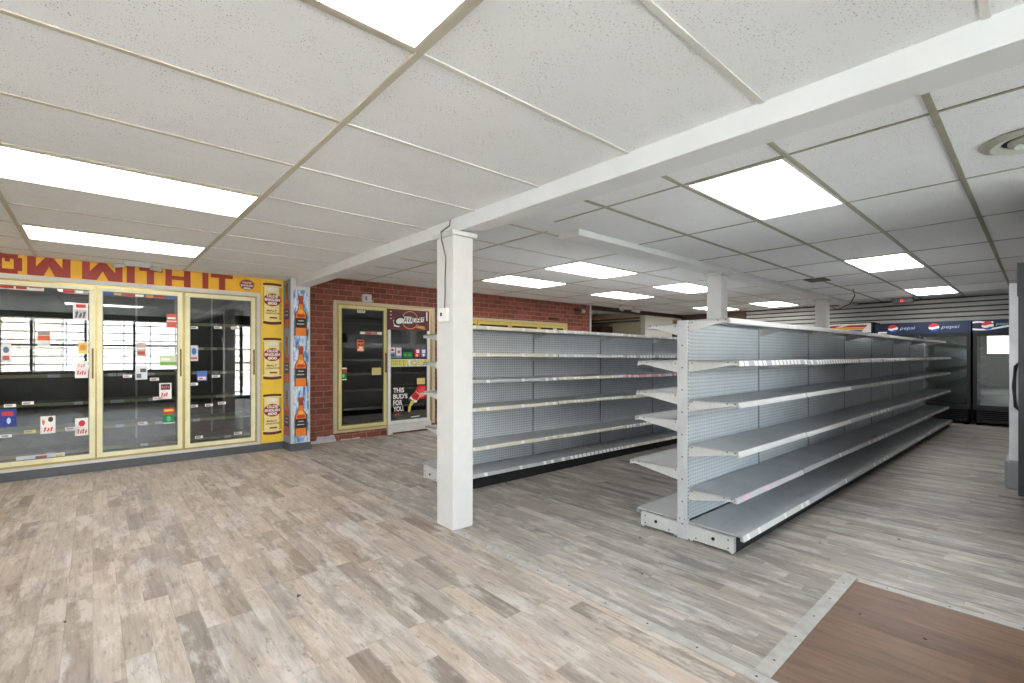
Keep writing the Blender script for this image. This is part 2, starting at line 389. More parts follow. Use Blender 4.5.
# beams, columns
struct('trim_3', MB().box(1.985, 2.155, YF, YB, 2.15, ZR), M['beam'], .004)
struct('trim_4', MB().box(3.22, XE, 2.755, 3.0, 2.312, ZR), M['beam'], .004)
def column(x0, x1, y0, y1, ztop, label, capz=.033):
    t = thing('support_column', label, 'column', ((x0+x1)/2, (y0+y1)/2, 0), group=None)
    mk('shaft', MB().box(x0, x1, y0, y1, 0, ztop-capz), M['white'], t, .003)
    mk('capital', MB().box(x0-.024, x1+.024, y0-.024, y1+.024, ztop-capz, ztop), M['white'], t, .003)
    return t
column(1.918, 2.092, 2.804, 3.015, 2.137, 'square white column in the foreground beside the floor strip, under the big beam')
mk('beam_block', MB().box(1.94, 2.10, 2.83, 2.99, 2.137, 2.152), M['white'])['kind'] = 'structure'
bpy.data.objects['beam_block'].name = 'trim_6'
column(6.02, 6.20, 2.78, 2.97, 2.311, 'square white column rising behind the near end of the long shelving run')
column(10.34, 10.53, 2.78, 2.97, 2.311, 'far square column standing in front of the grey slatted wall')
# ceiling tees (one mesh per ceiling grid)
b = MB(); g2 = MB()
TLX = [.808-1.24*k for k in range(-0, 4)]
TLY = [.125+.629*k for k in range(-3, 11)]
for x in TLX: b.box(x-.0125, x+.0125, YF, YW, ZL-.007, ZL)
for y in TLY: b.box(XW, .808, y-.0105, y+.0105, ZL-.005, ZL)
struct('ceiling_grid', b, M['tee'])
b = MB()
for y in TLY: b.box(.8215, 1.985, y-.0105, y+.0105, ZL-.005, ZL)
struct('ceiling_grid_3', b, M['teew'])
b = MB()
RX = [2.91+1.24*k for k in range(8)]; RY1 = [-.268, .355, .978, 1.60, 2.225]
SK = .009
for y in RY1+[-.89]: b.prism(Face((0, 0, ZR-.007), (1, 0, 0), (0, 1, 0)), [(2.155, y-.014+SK*(2.155-2.9)), (XE, y-.014+SK*(XE-2.9)), (XE, y+.014+SK*(XE-2.9)), (2.155, y+.014+SK*(2.155-2.9))], 0, .007)
for x in RX: b.box(x-.009, x+.009, YF, 2.755, ZR-.005, ZR)
b.box(2.155, 2.175, YF, YB, ZR-.007, ZR)
struct('ceiling_grid_1', b, M['teeg'])
b = MB()
RX2 = [3.08+1.255*k for k in range(8)]; RY2 = [3.06, 3.69, 4.335, 4.985, 5.64, 6.29]
for y in RY2: b.box(2.155, 13.5, y-.009, y+.009, ZR-.005, ZR)
for x in RX2: b.box(x-.010, x+.010, 3.0, YB, ZR-.006, ZR)
struct('ceiling_grid_2', b, M['tee'])
# ceiling lights
def light(x0, x1, y0, y1, z, label):
    t = thing('ceiling_light', label, 'ceiling light', ((x0+x1)/2, (y0+y1)/2, z), group='ceiling light panels')
    f = MB(); w_ = .018
    f.box(x0, x1, y0, y0+w_, z-.010, z-.0005); f.box(x0, x1, y1-w_, y1, z-.010, z-.0005); f.box(x0, x0+w_, y0+w_, y1-w_, z-.010, z-.0005); f.box(x1-w_, x1, y0+w_, y1-w_, z-.010, z-.0005)
    mk('light_frame', f, M['tee'] if z < 2.3 else M['teew'], t)
    mk('diffuser', MB().box(x0+w_, x1-w_, y0+w_, y1-w_, z-.006, z-.001), M['diffuser'], t)
gx = lambda k: (TLX[1]+.0125, TLX[0]-.0125)
light(*gx(0), TLY[4]+.01, TLY[5]-.01, ZL, 'ceiling light panel cut off by the top edge, nearest to the camera')
light(*gx(0), TLY[8]+.01, TLY[9]-.01, ZL, 'wide lit ceiling panel at the left, nearer of the two before the coolers')
light(*gx(0), TLY[11]+.01, TLY[12]-.01, ZL, 'narrow-looking lit ceiling panel right in front of the red lettered header')
light(RX[0]+.01, RX[1]-.01, RY1[2]+.014, RY1[3]-.014, ZR, 'large lit ceiling panel just past the big beam, right of the column')
light(RX[3]+.01, RX[4]-.01, RY1[2]+.052, RY1[3]+.024, ZR, 'lit ceiling panel above the right aisle, middle of three in that row')
light(RX[6]+.01, RX[7]-.01, RY1[2]+.086, RY1[3]+.058, ZR, 'smallest lit ceiling panel in front of the grey slatted wall, last of the right row')
light(RX2[1]+.01, RX2[2]-.01, RY2[1]+.01, RY2[2]-.01, ZR, 'lit ceiling panel above the middle of the left shelving run')
light(RX2[1]+.01, RX2[2]-.01, RY2[3]+.01, RY2[4]-.01, ZR, 'lit ceiling panel just right of the foreground column, closest to the brick wall')
light(RX2[3]+.01, RX2[4]-.01, RY2[3]+.01, RY2[4]-.01, ZR, 'thin lit ceiling panel in front of the end of the brick wall')
light(RX2[3]+.01, RX2[4]-.01, RY2[1]+.01, RY2[2]-.01, ZR, 'lit ceiling panel just left of the second column')
light(RX2[6]+.01, RX2[7]-.01, RY2[1]+.01, RY2[2]-.01, ZR, 'far lit ceiling panel between the second and third columns')
light(RX2[6]+.01, RX2[7]-.01, RY2[3]+.01, RY2[4]-.01, ZR, 'far lit ceiling panel partly hidden behind the second column')
# floor strips
def strip(x0, x1, y0, y1, label, z=.006, hole=True):
    m_ = M.setdefault('strip', plain('worn_aluminium_strip', srgb(176, 173, 168), .45, .1, var=.16, scale=14))
    b = MB().box(x0, x1, y0, y1, 0, z); 
    n = max(2, int(max(x1-x0, y1-y0)/.24))
    for k in range(n):
        u = (k+.5)/n
        cx_, cy_ = ((x0+x1)/2, y0+(y1-y0)*u) if y1-y0 > x1-x0 else (x0+(x1-x0)*u, (y0+y1)/2)
        b.lathe((cx_, cy_, z-.001), [(.006, 0), (.005, .0015)], 8, 1)
    return tag(mk('floor_strip', b, [m_, C(50, 46, 42)], None, 0), label, 'floor strip')
strip(1.90, 1.955, YF+.02, 2.803, 'long pale metal floor strip running from the front past the brown floor to the column')
strip(1.90, 1.945, 3.016, 6.48, 'pale worn floor strip running from the column back to the bottle poster pillar', .003)
strip(1.957, 3.19, .712, .775, 'broad pale metal strip along the back edge of the brown floor', .008)
strip(3.15, 3.20, YF+.02, .699, 'narrow pale metal strip along the far right edge of the brown floor', .007)
# litter left on the floor
def floor_pt(px, py):
    s_ = (px-CX)/F; t_ = H*F/(py-HY); return (t_*(fwx+s_*fwy), t_*(fwy-s_*fwx))
lx, ly = floor_pt(298, 596)
tag(mk('dead_leaf', MB().add([(lx-.012, ly-.02, .001), (lx+.012, ly-.012, .006), (lx+.004, ly+.022, .001), (lx-.004, ly-.002, .010)], [(0, 1, 3), (1, 2, 3), (2, 0, 3), (0, 2, 1)]), C(60, 52, 44)), 'small dark dry leaf lying on the near grey floor, left of centre', 'leaf')
for px, py, lab in ((65, 622, 'dark crumb on the grey floor at the lower left'), (402, 566, 'pale fleck on the floor below the foreground column, rightmost of three'), (640, 538, 'dark crumb just in front of the left base foot of the long shelving'),
                   (642, 574, 'dark crumb on the floor between the long shelving and the metal strip'), (899, 540, 'dark crumb on the right aisle floor behind the brown floor'), (898, 490, 'dark crumb farthest down the right aisle'),
                   (820, 543, 'dark crumb on the floor between the shelving base and the brown floor corner'), (925, 640, 'dark crumb in the middle of the brown floor'), (860, 615, 'dark crumb on the brown floor near its strip corner'),
                   (370, 570, 'pale fleck on the floor below the foreground column, leftmost of three'), (388, 574, 'pale fleck on the floor below the foreground column, middle of three')):
    cx_, cy_ = floor_pt(px, py); k = random.uniform(.6, 1.1)
    z0_ = .004 if (cx_ > 1.96 and cy_ < .73) else 0
    tag(mk('floor_crumb', MB().prism(Face((cx_, cy_, z0_), (1, 0, 0), (0, 1, 0)), ell(0, 0, .007*k, .009*k, 6), 0, .003), C(52, 46, 42) if px not in (402, 370, 388) else C(226, 222, 216)), lab, 'crumb', 'crumbs scattered on the floor')
# front windows and entrance door
def glazing(name, x0, x1, z0, z1, nx, nz, d=.05):
    f = MB(); yy0, yy1 = YF-.085, YF-.035
    for k in range(nx+1): xx = x0+(x1-x0)*k/nx; f.box(max(x0, xx-d/2), min(x1, xx+d/2), yy0, yy1, z0, z1)
    for k in range(nz+1): zz = z0+(z1-z0)*k/nz; f.box(x0, x1, yy0+.002, yy1-.002, max(z0, zz-d/2), min(z1, zz+d/2))
    o = struct(name, f, C(70, 68, 66)); g = mk('pane', MB().box(x0, x1, YF-.063, YF-.057, z0, z1), M['winglass'], o); return o
b = MB()
for k in range(6): b.box(-2.9, 1.72, YF-.03, YF-.012, 1.02+.19*k, 1.045+.19*k)
for k in range(9): b.box(-2.6+.53*k, -2.58+.53*k, YF-.032, YF-.03, .85, 2.12)
[b.box(2.80, 3.62, YF-.026, YF-.012, .2+.2*k, .225+.2*k) for k in range(9)]; b.box(3.16, 3.24, YF-.03, YF-.012, 0, 2.12)
struct('added_window_bars', b, C(120, 122, 124))  # unseen bars, added to break up the window reflections in the cooler glass
glazing('window_1', -2.9, 1.72, .85, 2.12, 5, 2); glazing('window_2', 3.75, 4.25, .85, 2.12, 1, 2)
f = MB()
for k in range(3): y_ = -1.5+1.6*k; f.box(XW-.09, XW-.03, max(-1.5, y_-.03), min(1.7, y_+.03), 1.25, 2.12)
f.box(XW-.088, XW-.032, -1.5, 1.7, 1.25, 1.30); f.box(XW-.088, XW-.032, -1.5, 1.7, 2.07, 2.12)
o = struct('window_added_side', f, C(70, 68, 66)); mk('pane', MB().box(XW-.063, XW-.057, -1.5, 1.7, 1.25, 2.12), M['winglass'], o)  # unseen side window, added to bring in more light from this side
o = glazing('door_1', 2.80, 3.62, 0.0, 2.12, 1, 1, .09); mk('push_bar', MB().box(2.88, 3.54, YF-.03, YF-.005, 1.0, 1.05), C(150, 150, 150), o)
struct('trim_7', MB().box(XW, 4.3, YF, YF+.012, .0, .1), M['kick'])
tag(mk('pavement', MB().box(-30, 30, -30, 30, -.2, -.11), M['asphalt']), 'grey pavement outside', 'pavement')['kind'] = 'structure'
bpy.data.objects['pavement'].name = 'ground'
b = MB(); b.box(-12, -1, -17, -14, -.06, 3.4); b.box(4, 16, -19, -15, -.06, 4.2)
o = struct('added_outside_buildings', b, C(170, 160, 150));  # plain unseen buildings, added to give the glass something to reflect

# ------------------------------------------------------------ walk-in glass door cooler, left wall
FY = Face((0, YW, 0), (1, 0, 0))          # a = x, b = z, c towards the room
def doorset(parent, face, x0, x1, z0, z1, mat, glassmat, c0=.0, c1=.035, fw=.045, hx=None, hz=(1.0, 1.32), band=None):
    f = MB()
    f.rect(face, x0, z0, x1, z0+fw, c0, c1); f.rect(face, x0, z1-fw, x1, z1, c0, c1)
    f.rect(face, x0, z0+fw, x0+fw, z1-fw, c0, c1); f.rect(face, x1-fw, z0+fw, x1, z1-fw, c0, c1)
    i = .008
    for (a0, b0_, a1, b1_) in ((x0+fw, z0+fw, x1-fw, z0+fw+i), (x0+fw, z1-fw-i, x1-fw, z1-fw), (x0+fw, z0+fw, x0+fw+i, z1-fw), (x1-fw-i, z0+fw, x1-fw, z1-fw)):
        f.rect(face, a0, b0_, a1, b1_, c0+.002, c1-.008, 1)
    d = mk('door', f, [mat, C(120, 112, 90)], parent)
    mk('glass', MB().rect(face, x0+fw, z0+fw, x1-fw, z1-fw, c0+.010, c0+.016), glassmat, d)
    if hx is not None:
        h = MB(); h.rect(face, hx-.007, hz[0], hx+.007, hz[1], c1+.016, c1+.028)
        for zz in (hz[0]+.01, hz[1]-.03): h.rect(face, hx-.007, zz, hx+.007, zz+.02, c1, c1+.02)
        mk('handle', h, M['bronze'], d, label='dark bronze handle')
    return d
def sticker(d, face, px0, py0, px1, py1, Y, base, subs=(), txt=(), c=.017, name='sticker'):
    """printed sheet on the door glass; subs/txt are in the sheet's own 0..1 frame"""
    a0, b1_ = PY(px0, (py0), Y); a1, _ = PY(px1, py1, Y)
    am, bm_ = PY((px0+px1)/2, py1, Y); _, b1_ = PY((px0+px1)/2, py0, Y)
    mats = [base]; mb = MB().rect(face, a0, bm_, a1, b1_, c, c+.001)
    W_, Hh = a1-a0, b1_-bm_
    for k, (u0, v0, u1, v1, mt, *e) in enumerate(subs):
        if mt not in mats: mats.append(mt)
        if e: mb.prism(face, ell(a0+W_*(u0+u1)/2, bm_+Hh*(v0+v1)/2, W_*(u1-u0)/2, Hh*(v1-v0)/2, 16), c+.001, c+.0015+.0002*k, mats.index(mt))
        else: mb.rect(face, a0+W_*u0, bm_+Hh*v0, a0+W_*u1, bm_+Hh*v1, c+.001, c+.0015+.0002*k, mats.index(mt))
    for (u0, v0, u1, v1, s_, mt) in txt:
        if mt not in mats: mats.append(mt)
        X0, X1, Z0, Z1 = a0+W_*u0, a0+W_*u1, bm_+Hh*v0, bm_+Hh*v1; n_ = s_; st = (X1-X0)/n_      # illegible brush strokes
        for k in range(n_):
            xa = X0+st*k; hh = (Z1-Z0)*(1 if k % 2 == 0 else .8)
            mb.prism(face, [(xa, Z0), (xa+st*.5, Z0), (xa+st*.95, Z0+hh), (xa+st*.45, Z0+hh)], c+.002, c+.0035, mats.index(mt))
            mb.rect(face, xa+st*.1, Z0+hh*(.35 if k % 2 else .7), xa+st*.9, Z0+hh*(.52 if k % 2 else .88), c+.0035, c+.0038, mats.index(mt))
    return mk(name, mb, mats, d)
red, wht, yel, grn, blu, blk, orn, gry = C(200, 44, 34), C(240, 239, 235), C(240, 206, 60), C(20, 130, 62), C(40, 80, 176), C(30, 28, 30), C(226, 98, 50), C(150, 152, 156)
CO = thing('walk_in_cooler', 'three-door glass-front walk-in cooler with cream-gold door frames on the left', 'cooler', (.4, YW, 0))
f = MB()
f.rect(FY, -.80, 2.005, 1.63, 2.050, 0, .03); f.rect(FY, -.80, .095, 1.63, .125, 0, .03); f.rect(FY, 1.590, .125, 1.63, 2.005, 0, .03)
mk('surround', f, M['white'], CO, .003, 'off-white surround')
f = MB(); f.rect(FY, -.80, 1.985, 1.59, 2.005, -.03, .012); f.rect(FY, -.80, .125, 1.59, .155, -.03, .012)
for x in (.027, .808, 1.575): f.rect(FY, x-.015, .155, x+.015, 1.985, -.03, .006)
mk('mullion_frame', f, M['gold'], CO)
b = MB()
b.box(-.82, 1.63, 7.62, 7.66, .1, 2.1); b.box(-.84, -.80, YW+.12, 7.66, .1, 2.1); b.box(1.61, 1.65, YW+.12, 7.66, .1, 2.1); b.box(-.84, 1.65, YW+.12, 7.66, .06, .1); b.box(-.84, 1.65, YW+.12, 7.66, 2.05, 2.1)
mk('interior_liner', b, M['dark'], CO)
b = MB()
for x in (.027, .808):
    for y in (6.98, 7.5): b.box(x-.012, x+.012, y, y+.02, .1, 2.05)
b.box(.40, .42, 7.55, 7.57, .1, 2.05); b.box(1.2, 1.22, 7.5, 7.52, .1, 2.05)
mk('shelf_post', b, C(170, 165, 150), CO)
DX = [(-.735, .019), (.035, .793), (.822, 1.566)]
for bi, (a, c) in enumerate(DX):
    for z_ in (.22, .46, .74, 1.04, 1.34, 1.64):
        s_ = MB(); s_.box(a, c, 6.99, 7.5, z_-.01, z_)
        s_.box(a, c, 6.975, 6.99, z_-.028, z_+.006, 1)
        for k in range(random.randint(1, 3)):
            x = a+.06+random.random()*(c-a-.2); s_.box(x, x+.07, 6.968, 6.975, z_-.028, z_+.004, 2)
        mk('cooler_shelf', s_, [C(88, 88, 88), C(172, 160, 120), wht], CO)
doors = [doorset(CO, FY, a, c, .15, 1.985, M['cream'], M['glass'], hx=c-.018) for a, c in DX]
YG = YW-.016
k6 = lambda px0, py0, px1, py1: (px0*.3515, 240+py0*.3515, px1*.3515, 240+py1*.3515)
D1, D2, D3 = doors
sticker(D1, FY, 0, 281.5, 44, 290, YG, wht, [(0, .1, .3, .9, red), (.35, .1, .6, .9, red), (.65, .3, .95, .7, orn)])
sticker(D1, FY, 63, 288, 88, 294, YG, gry, [(0, .1, .45, .9, red), (.5, .2, .8, .9, wht)])
sticker(D1, FY, 73, 303, 88, 320, YG, wht, [(.2, .72, .85, .92, red), (.1, .1, .9, .6, C(200, 200, 204))], [(.12, .12, .88, .5, 3, C(90, 84, 90))])
sticker(D1, FY, 37.5, 331, 50, 345.5, YG, C(224, 224, 222), [(0, .35, 1, .68, orn), (0, .72, 1, 1, C(150, 140, 136))])
sticker(D1, FY, 1, 344, 11, 362, YG, wht, [(.2, .5, .8, .85, C(90, 120, 150), 1), (.15, .1, .85, .35, C(200, 90, 90))])
sticker(D1, FY, 78, 342, 88, 354, YG, C(224, 196, 96), [(.2, .3, .8, .8, C(226, 140, 50), 1)])
sticker(D1, FY, 75, 361, 88, 378, YG, wht, [(.1, .15, .9, .55, C(240, 224, 222))], [(.14, .2, .86, .42, 4, red), (.2, .62, .8, .84, 3, C(220, 150, 150))])
sticker(D1, FY, 0, 409, 16.5, 426.5, YG, C(30, 60, 150), [(.1, .6, .8, .85, red), (.4, .15, .65, .5, C(190, 210, 240), 1)])
sticker(D1, FY, 40.4, 416, 55.5, 433.5, YG, wht, [(.5, .65, .85, .95, C(70, 44, 40), 1), (.1, .5, .3, .8, C(226, 120, 110), 1)], [(.2, .12, .85, .36, 3, C(222, 70, 50))])
sticker(D1, FY, 75, 418, 88.7, 435.5, YG, wht, [(.25, .52, .75, .88, C(190, 30, 36), 1)], [(.16, .1, .88, .38, 4, red)])
sticker(D1, FY, 16, 454.5, 65, 460.5, YG, C(200, 208, 212), [(.38, .2, .62, .8, C(150, 90, 96)), (.8, .2, .95, .7, C(210, 180, 80))])
sticker(D2, FY, 101.5, 292.5, 178, 297.5, YG, C(90, 92, 100), [(.02, .1, .14, .9, blu), (.15, .2, .24, .8, C(200, 180, 90)), (.26, .1, .4, .9, red), (.42, .15, .53, .85, wht), (.56, .1, .66, .9, C(220, 140, 50)), (.68, .15, .8, .9, red), (.84, .1, .98, .9, C(70, 100, 180))])
sticker(D2, FY, 166.5, 314, 176.5, 327.5, YG, C(206, 90, 66), [(0, .42, 1, .5, wht), (.1, .62, .9, .75, wht)])
sticker(D2, FY, 136.5, 342.5, 146, 356, YG, C(196, 168, 160), [(.1, .1, .9, .35, C(190, 80, 60)), (.1, .5, .9, .62, wht)])
sticker(D2, FY, 135.3, 365, 147.3, 379.5, YG, C(220, 224, 226), [(.1, .1, .5, .4, C(110, 120, 128)), (.4, .5, .9, .75, C(80, 90, 100))])
sticker(D2, FY, 159, 356, 177.5, 366, YG, C(206, 222, 180), [(.05, .1, .95, .4, C(120, 170, 90)), (.1, .55, .6, .8, wht)])
sticker(D2, FY, 159.3, 383, 171.5, 399, YG, wht, [(.12, .58, .88, .93, blk)], [(.16, .66, .84, .84, 4, C(220, 120, 130)), (.14, .15, .7, .4, 3, red)])
sticker(D2, FY, 163, 408, 174.5, 423.5, YG, C(20, 124, 78), [(0, .6, 1, 1, C(190, 58, 40)), (.3, .12, .7, .5, C(90, 190, 120), 1), (0, 0, 1, .07, wht), (.1, .78, .9, .92, yel)])
sticker(D3, FY, 190, 345.5, 198, 361, YG, C(206, 214, 222), [(.2, .4, .8, .85, C(70, 110, 170), 1), (.1, .1, .9, .25, C(200, 90, 90))])
sticker(D3, FY, 197, 371, 207, 380.5, YG, C(74, 112, 190), [(.1, .08, .9, .4, C(232, 224, 224)), (.2, .12, .6, .3, orn)])
for px, py in ((190, 327.5), (214, 327.5), (231, 328), (190, 384), (212, 376), (190, 406), (205, 405), (218, 403), (195, 437), (234, 433)):
    sticker(D3, FY, px, py-1.2, px+8, py+1.4, YG, wht, [(.1, .2, .7, .8, C(150, 150, 150))], name='price_tag')
for px, py in ((123, 376), (150, 379), (153, 398), (138, 423)):
    sticker(D2, FY, px, py-1.2, px+9, py+1.6, YG, wht, [(.1, .2, .7, .8, C(180, 150, 150))], name='price_tag')
for px, py in ((4, 405.5), (22, 403), (24, 431.5), (65, 428.5), (0, 436)):
    sticker(D1, FY, px, py-1.4, px+12, py+1.6, YG, wht if px != 24 else C(220, 222, 120), [(.1, .2, .7, .8, C(170, 150, 150))], name='price_tag')
struct('baseboard_left', MB().rect(FY, XW, 0, 1.912, .095, 0, .02), M['kick'])

# header banner with red letters
HB = thing('header_banner', 'yellow banner with big red letters above the cooler doors', 'banner', (.4, YW, 2.05))
mk('banner_board', MB().rect(FY, -1.5, 2.052, 1.64, ZL-.002, 0, .006), C(250, 190, 44), HB)
LR = C(170, 54, 36)
X_ = lambda px: PY(px, 268, YW)[0]
def letter(polys):
    mb = MB()
    for k, p in enumerate(polys): mb.prism(FY, p, .006, .0085)
    mk('banner_letter', mb, LR, HB)
zt, zb = ZL-.004, 2.056
def rc(a0, a1, b0, b1): return [(a0, b0), (a1, b0), (a1, b1), (a0, b1)]
def Wl(a0, a1, s_):        # a W with upright stems and a peak in the middle
    m_ = (a0+a1)/2; q = s_*.95
    return [rc(a0, a0+s_, zb, zt), rc(a1-s_, a1, zb, zt), [(a0+s_, zb), (a0+s_*1.9, zb), (m_, zt-.09), (m_, zt), (m_-q*.5, zt), (a0+s_, zb+.09)],
            [(a1-s_*1.9, zb), (a1-s_, zb), (a1-s_, zb+.09), (m_+q*.5, zt), (m_, zt), (m_, zt-.09)]]
o0, o1 = X_(-9), X_(22.3)
letter([rc(X_(13.8), o1-.03, zb, zt), rc(o1-.031, o1, zb+.03, zt-.03), rc(o0, X_(13.9), zb, zb+.045), rc(o0, X_(13.9), zt-.045, zt), rc(o0, X_(2.2), zb+.04, zt-.03), rc(X_(5), X_(10), zt-.075, zt-.04)])
letter(Wl(X_(27.3), X_(70.5), .062)); letter(Wl(X_(82), X_(122.5), .062))
letter([rc(X_(126.7), X_(134.7), zb, zt)])
letter([rc(X_(146.8), X_(154), zb, zt-.04), rc(X_(139), X_(162.5), zt-.045, zt)])
letter([rc(X_(165.3), X_(171.8), zb, zt), rc(X_(183.8), X_(190.4), zb, zt), rc(X_(171.7), X_(183.9), zb+.075, zb+.12)])
letter([rc(X_(202.3), X_(208.2), zb, zt)])
letter([rc(X_(218.8), X_(225), zb, zt-.04), rc(X_(210.9), X_(232.6), zt-.045, zt)])
cxo = X_(246.8)
mb = MB(); mb.prism(FY, ell(cxo, 2.147, .088, .072, 28), .006, .008, 0); mb.prism(FY, ell(cxo, 2.147, .078, .062, 28), .008, .009, 1)
for k, s_ in enumerate(('OLDE', 'ENGLISH', '800')):
    ww = (.05, .068, .04)[k]; zz = 2.172-.036*k; mb.text(FY, cxo-ww, zz-.012, cxo+ww, zz+.014, .0105, s_, 2)
mk('oval_logo', mb, [C(196, 150, 60), C(150, 34, 28), wht], HB)
# can poster
CP = thing('can_poster', 'tall yellow poster of three beer cans beside the cooler doors', 'poster', (1.78, YW, .1))
mk('poster_sheet', MB().rect(FY, 1.642, .10, 1.914, ZL-.002, 0, .006), C(252, 212, 66), CP)
def can(cx_, z0, z1, w_=.108):
    mb = MB(); h = z1-z0; zc0 = (z0+z1)/2
    def arc(zc, dz, s_): return [(cx_-w_+2*w_*k/12, zc+s_*dz*(1-((k-6)/6)**2)) for k in range(13)]
    body = arc(z0+.02, .02, -1)+arc(z1-.02, .015, 1)[::-1]
    mb.prism(FY, body, .006, .0075, 0)
    for z_a, th in ((z1-.034, .03), (z0+.012, .036)):
        A = [(cx_+(p[0]-cx_)*.97, p[1]) for p in arc(z_a, .012 if z_a < zc0 else -.006, -1)]; mb.prism(FY, A+[(p[0], p[1]+th) for p in A][::-1], .0075, .008, 1)
    mb.rect(FY, cx_+w_*.72, z0+.06, cx_+w_, z1-.05, .0075, .0078, 4); mb.rect(FY, cx_-w_, z0+.06, cx_-w_*.86, z1-.05, .0075, .0078, 4)
    zc = z0+h*.60; mb.prism(FY, ell(cx_, zc, w_*.92, h*.155, 28), .008, .009, 2)
    for k, s_ in enumerate(('OLDE', 'ENGLISH', '800')):
        ww = (.6, .82, .5)[k]*w_; zz = zc+(1-k)*h*.088; mb.text(FY, cx_-ww, zz-h*.034, cx_+ww, zz+h*.038, .0105, s_, 3, .05)
    mb.prism(FY, ell(cx_, z0+h*.855, w_*.6, h*.045, 16), .008, .0086, 3)
    mb.text(FY, cx_-w_*.6, z0+h*.315, cx_+w_*.5, z0+h*.36, .0095, 'MALT', 5); mb.text(FY, cx_-w_*.7, z0+h*.25, cx_+w_*.8, z0+h*.295, .0095, 'LIQUOR', 5)
    mb.rect(FY, cx_-w_*.3, z0+h*.15, cx_+w_*.5, z0+h*.185, .0085, .009, 2)
    mk('can_print', mb, [C(244, 228, 158), C(100, 34, 22), C(156, 34, 30), wht, C(214, 172, 70), C(120, 70, 30)], CP)
can(1.778, 1.650, 2.195, .115); can(1.778, .925, 1.475, .115); can(1.778, .20, .735, .115)
HB.location.y -= .003; CP.location.y -= .003
# pillar with bottle posters on two faces
PX0, PX1, PY0 = 1.925, 2.165, 6.50
struct('pillar', MB().box(PX0, PX1, PY0, YB, 0, 2.15).box(PX0, 1.984, PY0, YB, 2.15, ZL), M['white'], .003); bpy.data.objects['pillar'].name = 'wall_pillar'
struct('baseboard_pillar', MB().box(PX0-.012, PX1+.006, PY0-.012, YB, 0, .10), M['kick'])
def bottle(mb, face, cx_, z0, z1, w_, c, sq=1):
    h = z1-z0
    prof = [(.98, 0), (1, .02), (1, .46), (.97, .52), (.82, .575), (.56, .625), (.43, .68), (.38, .78), (.36, .90), (.43, .905), (.43, .94), (.36, 1)]
    def ol(k, dz0=0, dz1=1): 
        P = [(r*k, t) for r, t in prof if dz0 <= t <= dz1]; return [(cx_+r*w_, z0+t*h) for r, t in P]+[(cx_-r*w_, z0+t*h) for r, t in P][::-1]
    mb.prism(face, ol(1.14), c, c+.001, 0)
    mb.prism(face, ol(.95), c+.001, c+.0015, 1)
    mb.rect(face, cx_-.93*w_, z0+.20*h, cx_+.93*w_, z0+.44*h, c+.0015, c+.002, 2)
    mb.prism(face, ell(cx_, z0+.50*h, .84*w_, .045*h, 14), c+.0015, c+.0022, 3)
    mb.prism(face, ell(cx_, z0+.60*h, .50*w_, .055*h, 14), c+.0016, c+.0023, 5)
    mb.rect(face, cx_-.40*w_, z0+.78*h, cx_+.40*w_, z0+.985*h, c+.0015, c+.002, 3)
    mb.rect(face, cx_-.30*w_, z0+.80*h, cx_+.30*w_, z0+.93*h, c+.002, c+.0024, 6)
    mb.rect(face, cx_-.5*w_, z0+.36*h, cx_+.5*w_, z0+.385*h, c+.002, c+.0024, 4); mb.rect(face, cx_-.7*w_, z0+.28*h, cx_+.6*w_, z0+.305*h, c+.002, c+.0024, 4)
bm_mats = [C(40, 30, 40), C(238, 132, 36), C(34, 38, 42), C(196, 70, 30), C(190, 196, 190), C(250, 176, 62), C(150, 62, 40)]
FP = Face((0, PY0, 0), (1, 0, 0))
t = thing('bottle_poster', 'icy blue poster of three orange bottles on the front of the pillar', 'poster', (2.05, PY0, .1))
mk('poster_sheet', MB().rect(FP, PX0+.028, .105, PX1-.02, 2.10, .0, .004), M['ice'], t)
for z0, z1 in ((1.50, 2.03), (.84, 1.37), (.19, .70)):
    mb = MB(); bottle(mb, FP, 2.045, z0, z1, .070, .004); mk('bottle_print', mb, bm_mats, t)
FN = Face((PX0, 0, 0), (0, -1, 0))
t = thing('bottle_poster', 'narrow side poster of three orange bottles on the pillar, next to the yellow one', 'poster', (PX0, 6.65, .1))
mk('poster_sheet', MB().rect(FN, -YW+.003, .105, -PY0-.022, 2.235, .0, .004), C(126, 150, 186), t)
for z0, z1 in ((1.60, 2.20), (.88, 1.50), (.19, .79)):
    mb = MB(); bottle(mb, FN, -6.655, z0, z1, .085, .004)
    mk('bottle_print', mb, [C(40, 44, 60), C(206, 92, 42), C(60, 52, 66), C(178, 60, 34), C(200, 200, 206), C(216, 110, 54), C(140, 60, 44)], t)

t.location.x -= .003
# ------------------------------------------------------------ emergency lights, cameras, small ceiling things
def emergency(x, y, z, label, s_=1.0, pink=False):
    t = thing('emergency_light', label, 'emergency light', (x, y, z))
    c1 = C(228, 220, 218) if pink else M['white']
    mk('housing', MB().prism(Face((x, y-.04, z), (1, 0, 0)), [(-.19*s_, 0), (-.15*s_, -.075*s_), (.15*s_, -.075*s_), (.19*s_, 0)], -.08*s_, 0), c1, t, .004)
    for sd in (-1, 1):
        h = MB(); a = Vector((x+sd*.19*s_, y-.02, z-.075*s_)); d = Vector((sd*.10*s_, -.10*s_, -.03*s_))
        h.tube([a-d*.1, a+d*.5, a+d], .034*s_, 12); hd = mk('lamp_head', h, c1, t)
        mk('lens', MB().tube([a+d*1.0, a+d*1.06], .030*s_, 12), C(190, 200, 205), hd)
    mk('test_button', MB().box(x+.02, x+.03, y-.048, y-.04, z-.05*s_, z-.04*s_), C(200, 60, 60), t)
emergency(.36, 6.52, ZL, 'white twin-head emergency light on the ceiling before the red lettered header', .66)
emergency(9.05, 6.35, ZR, 'twin-head emergency light on the ceiling at the end of the brick wall', 1.15, True)
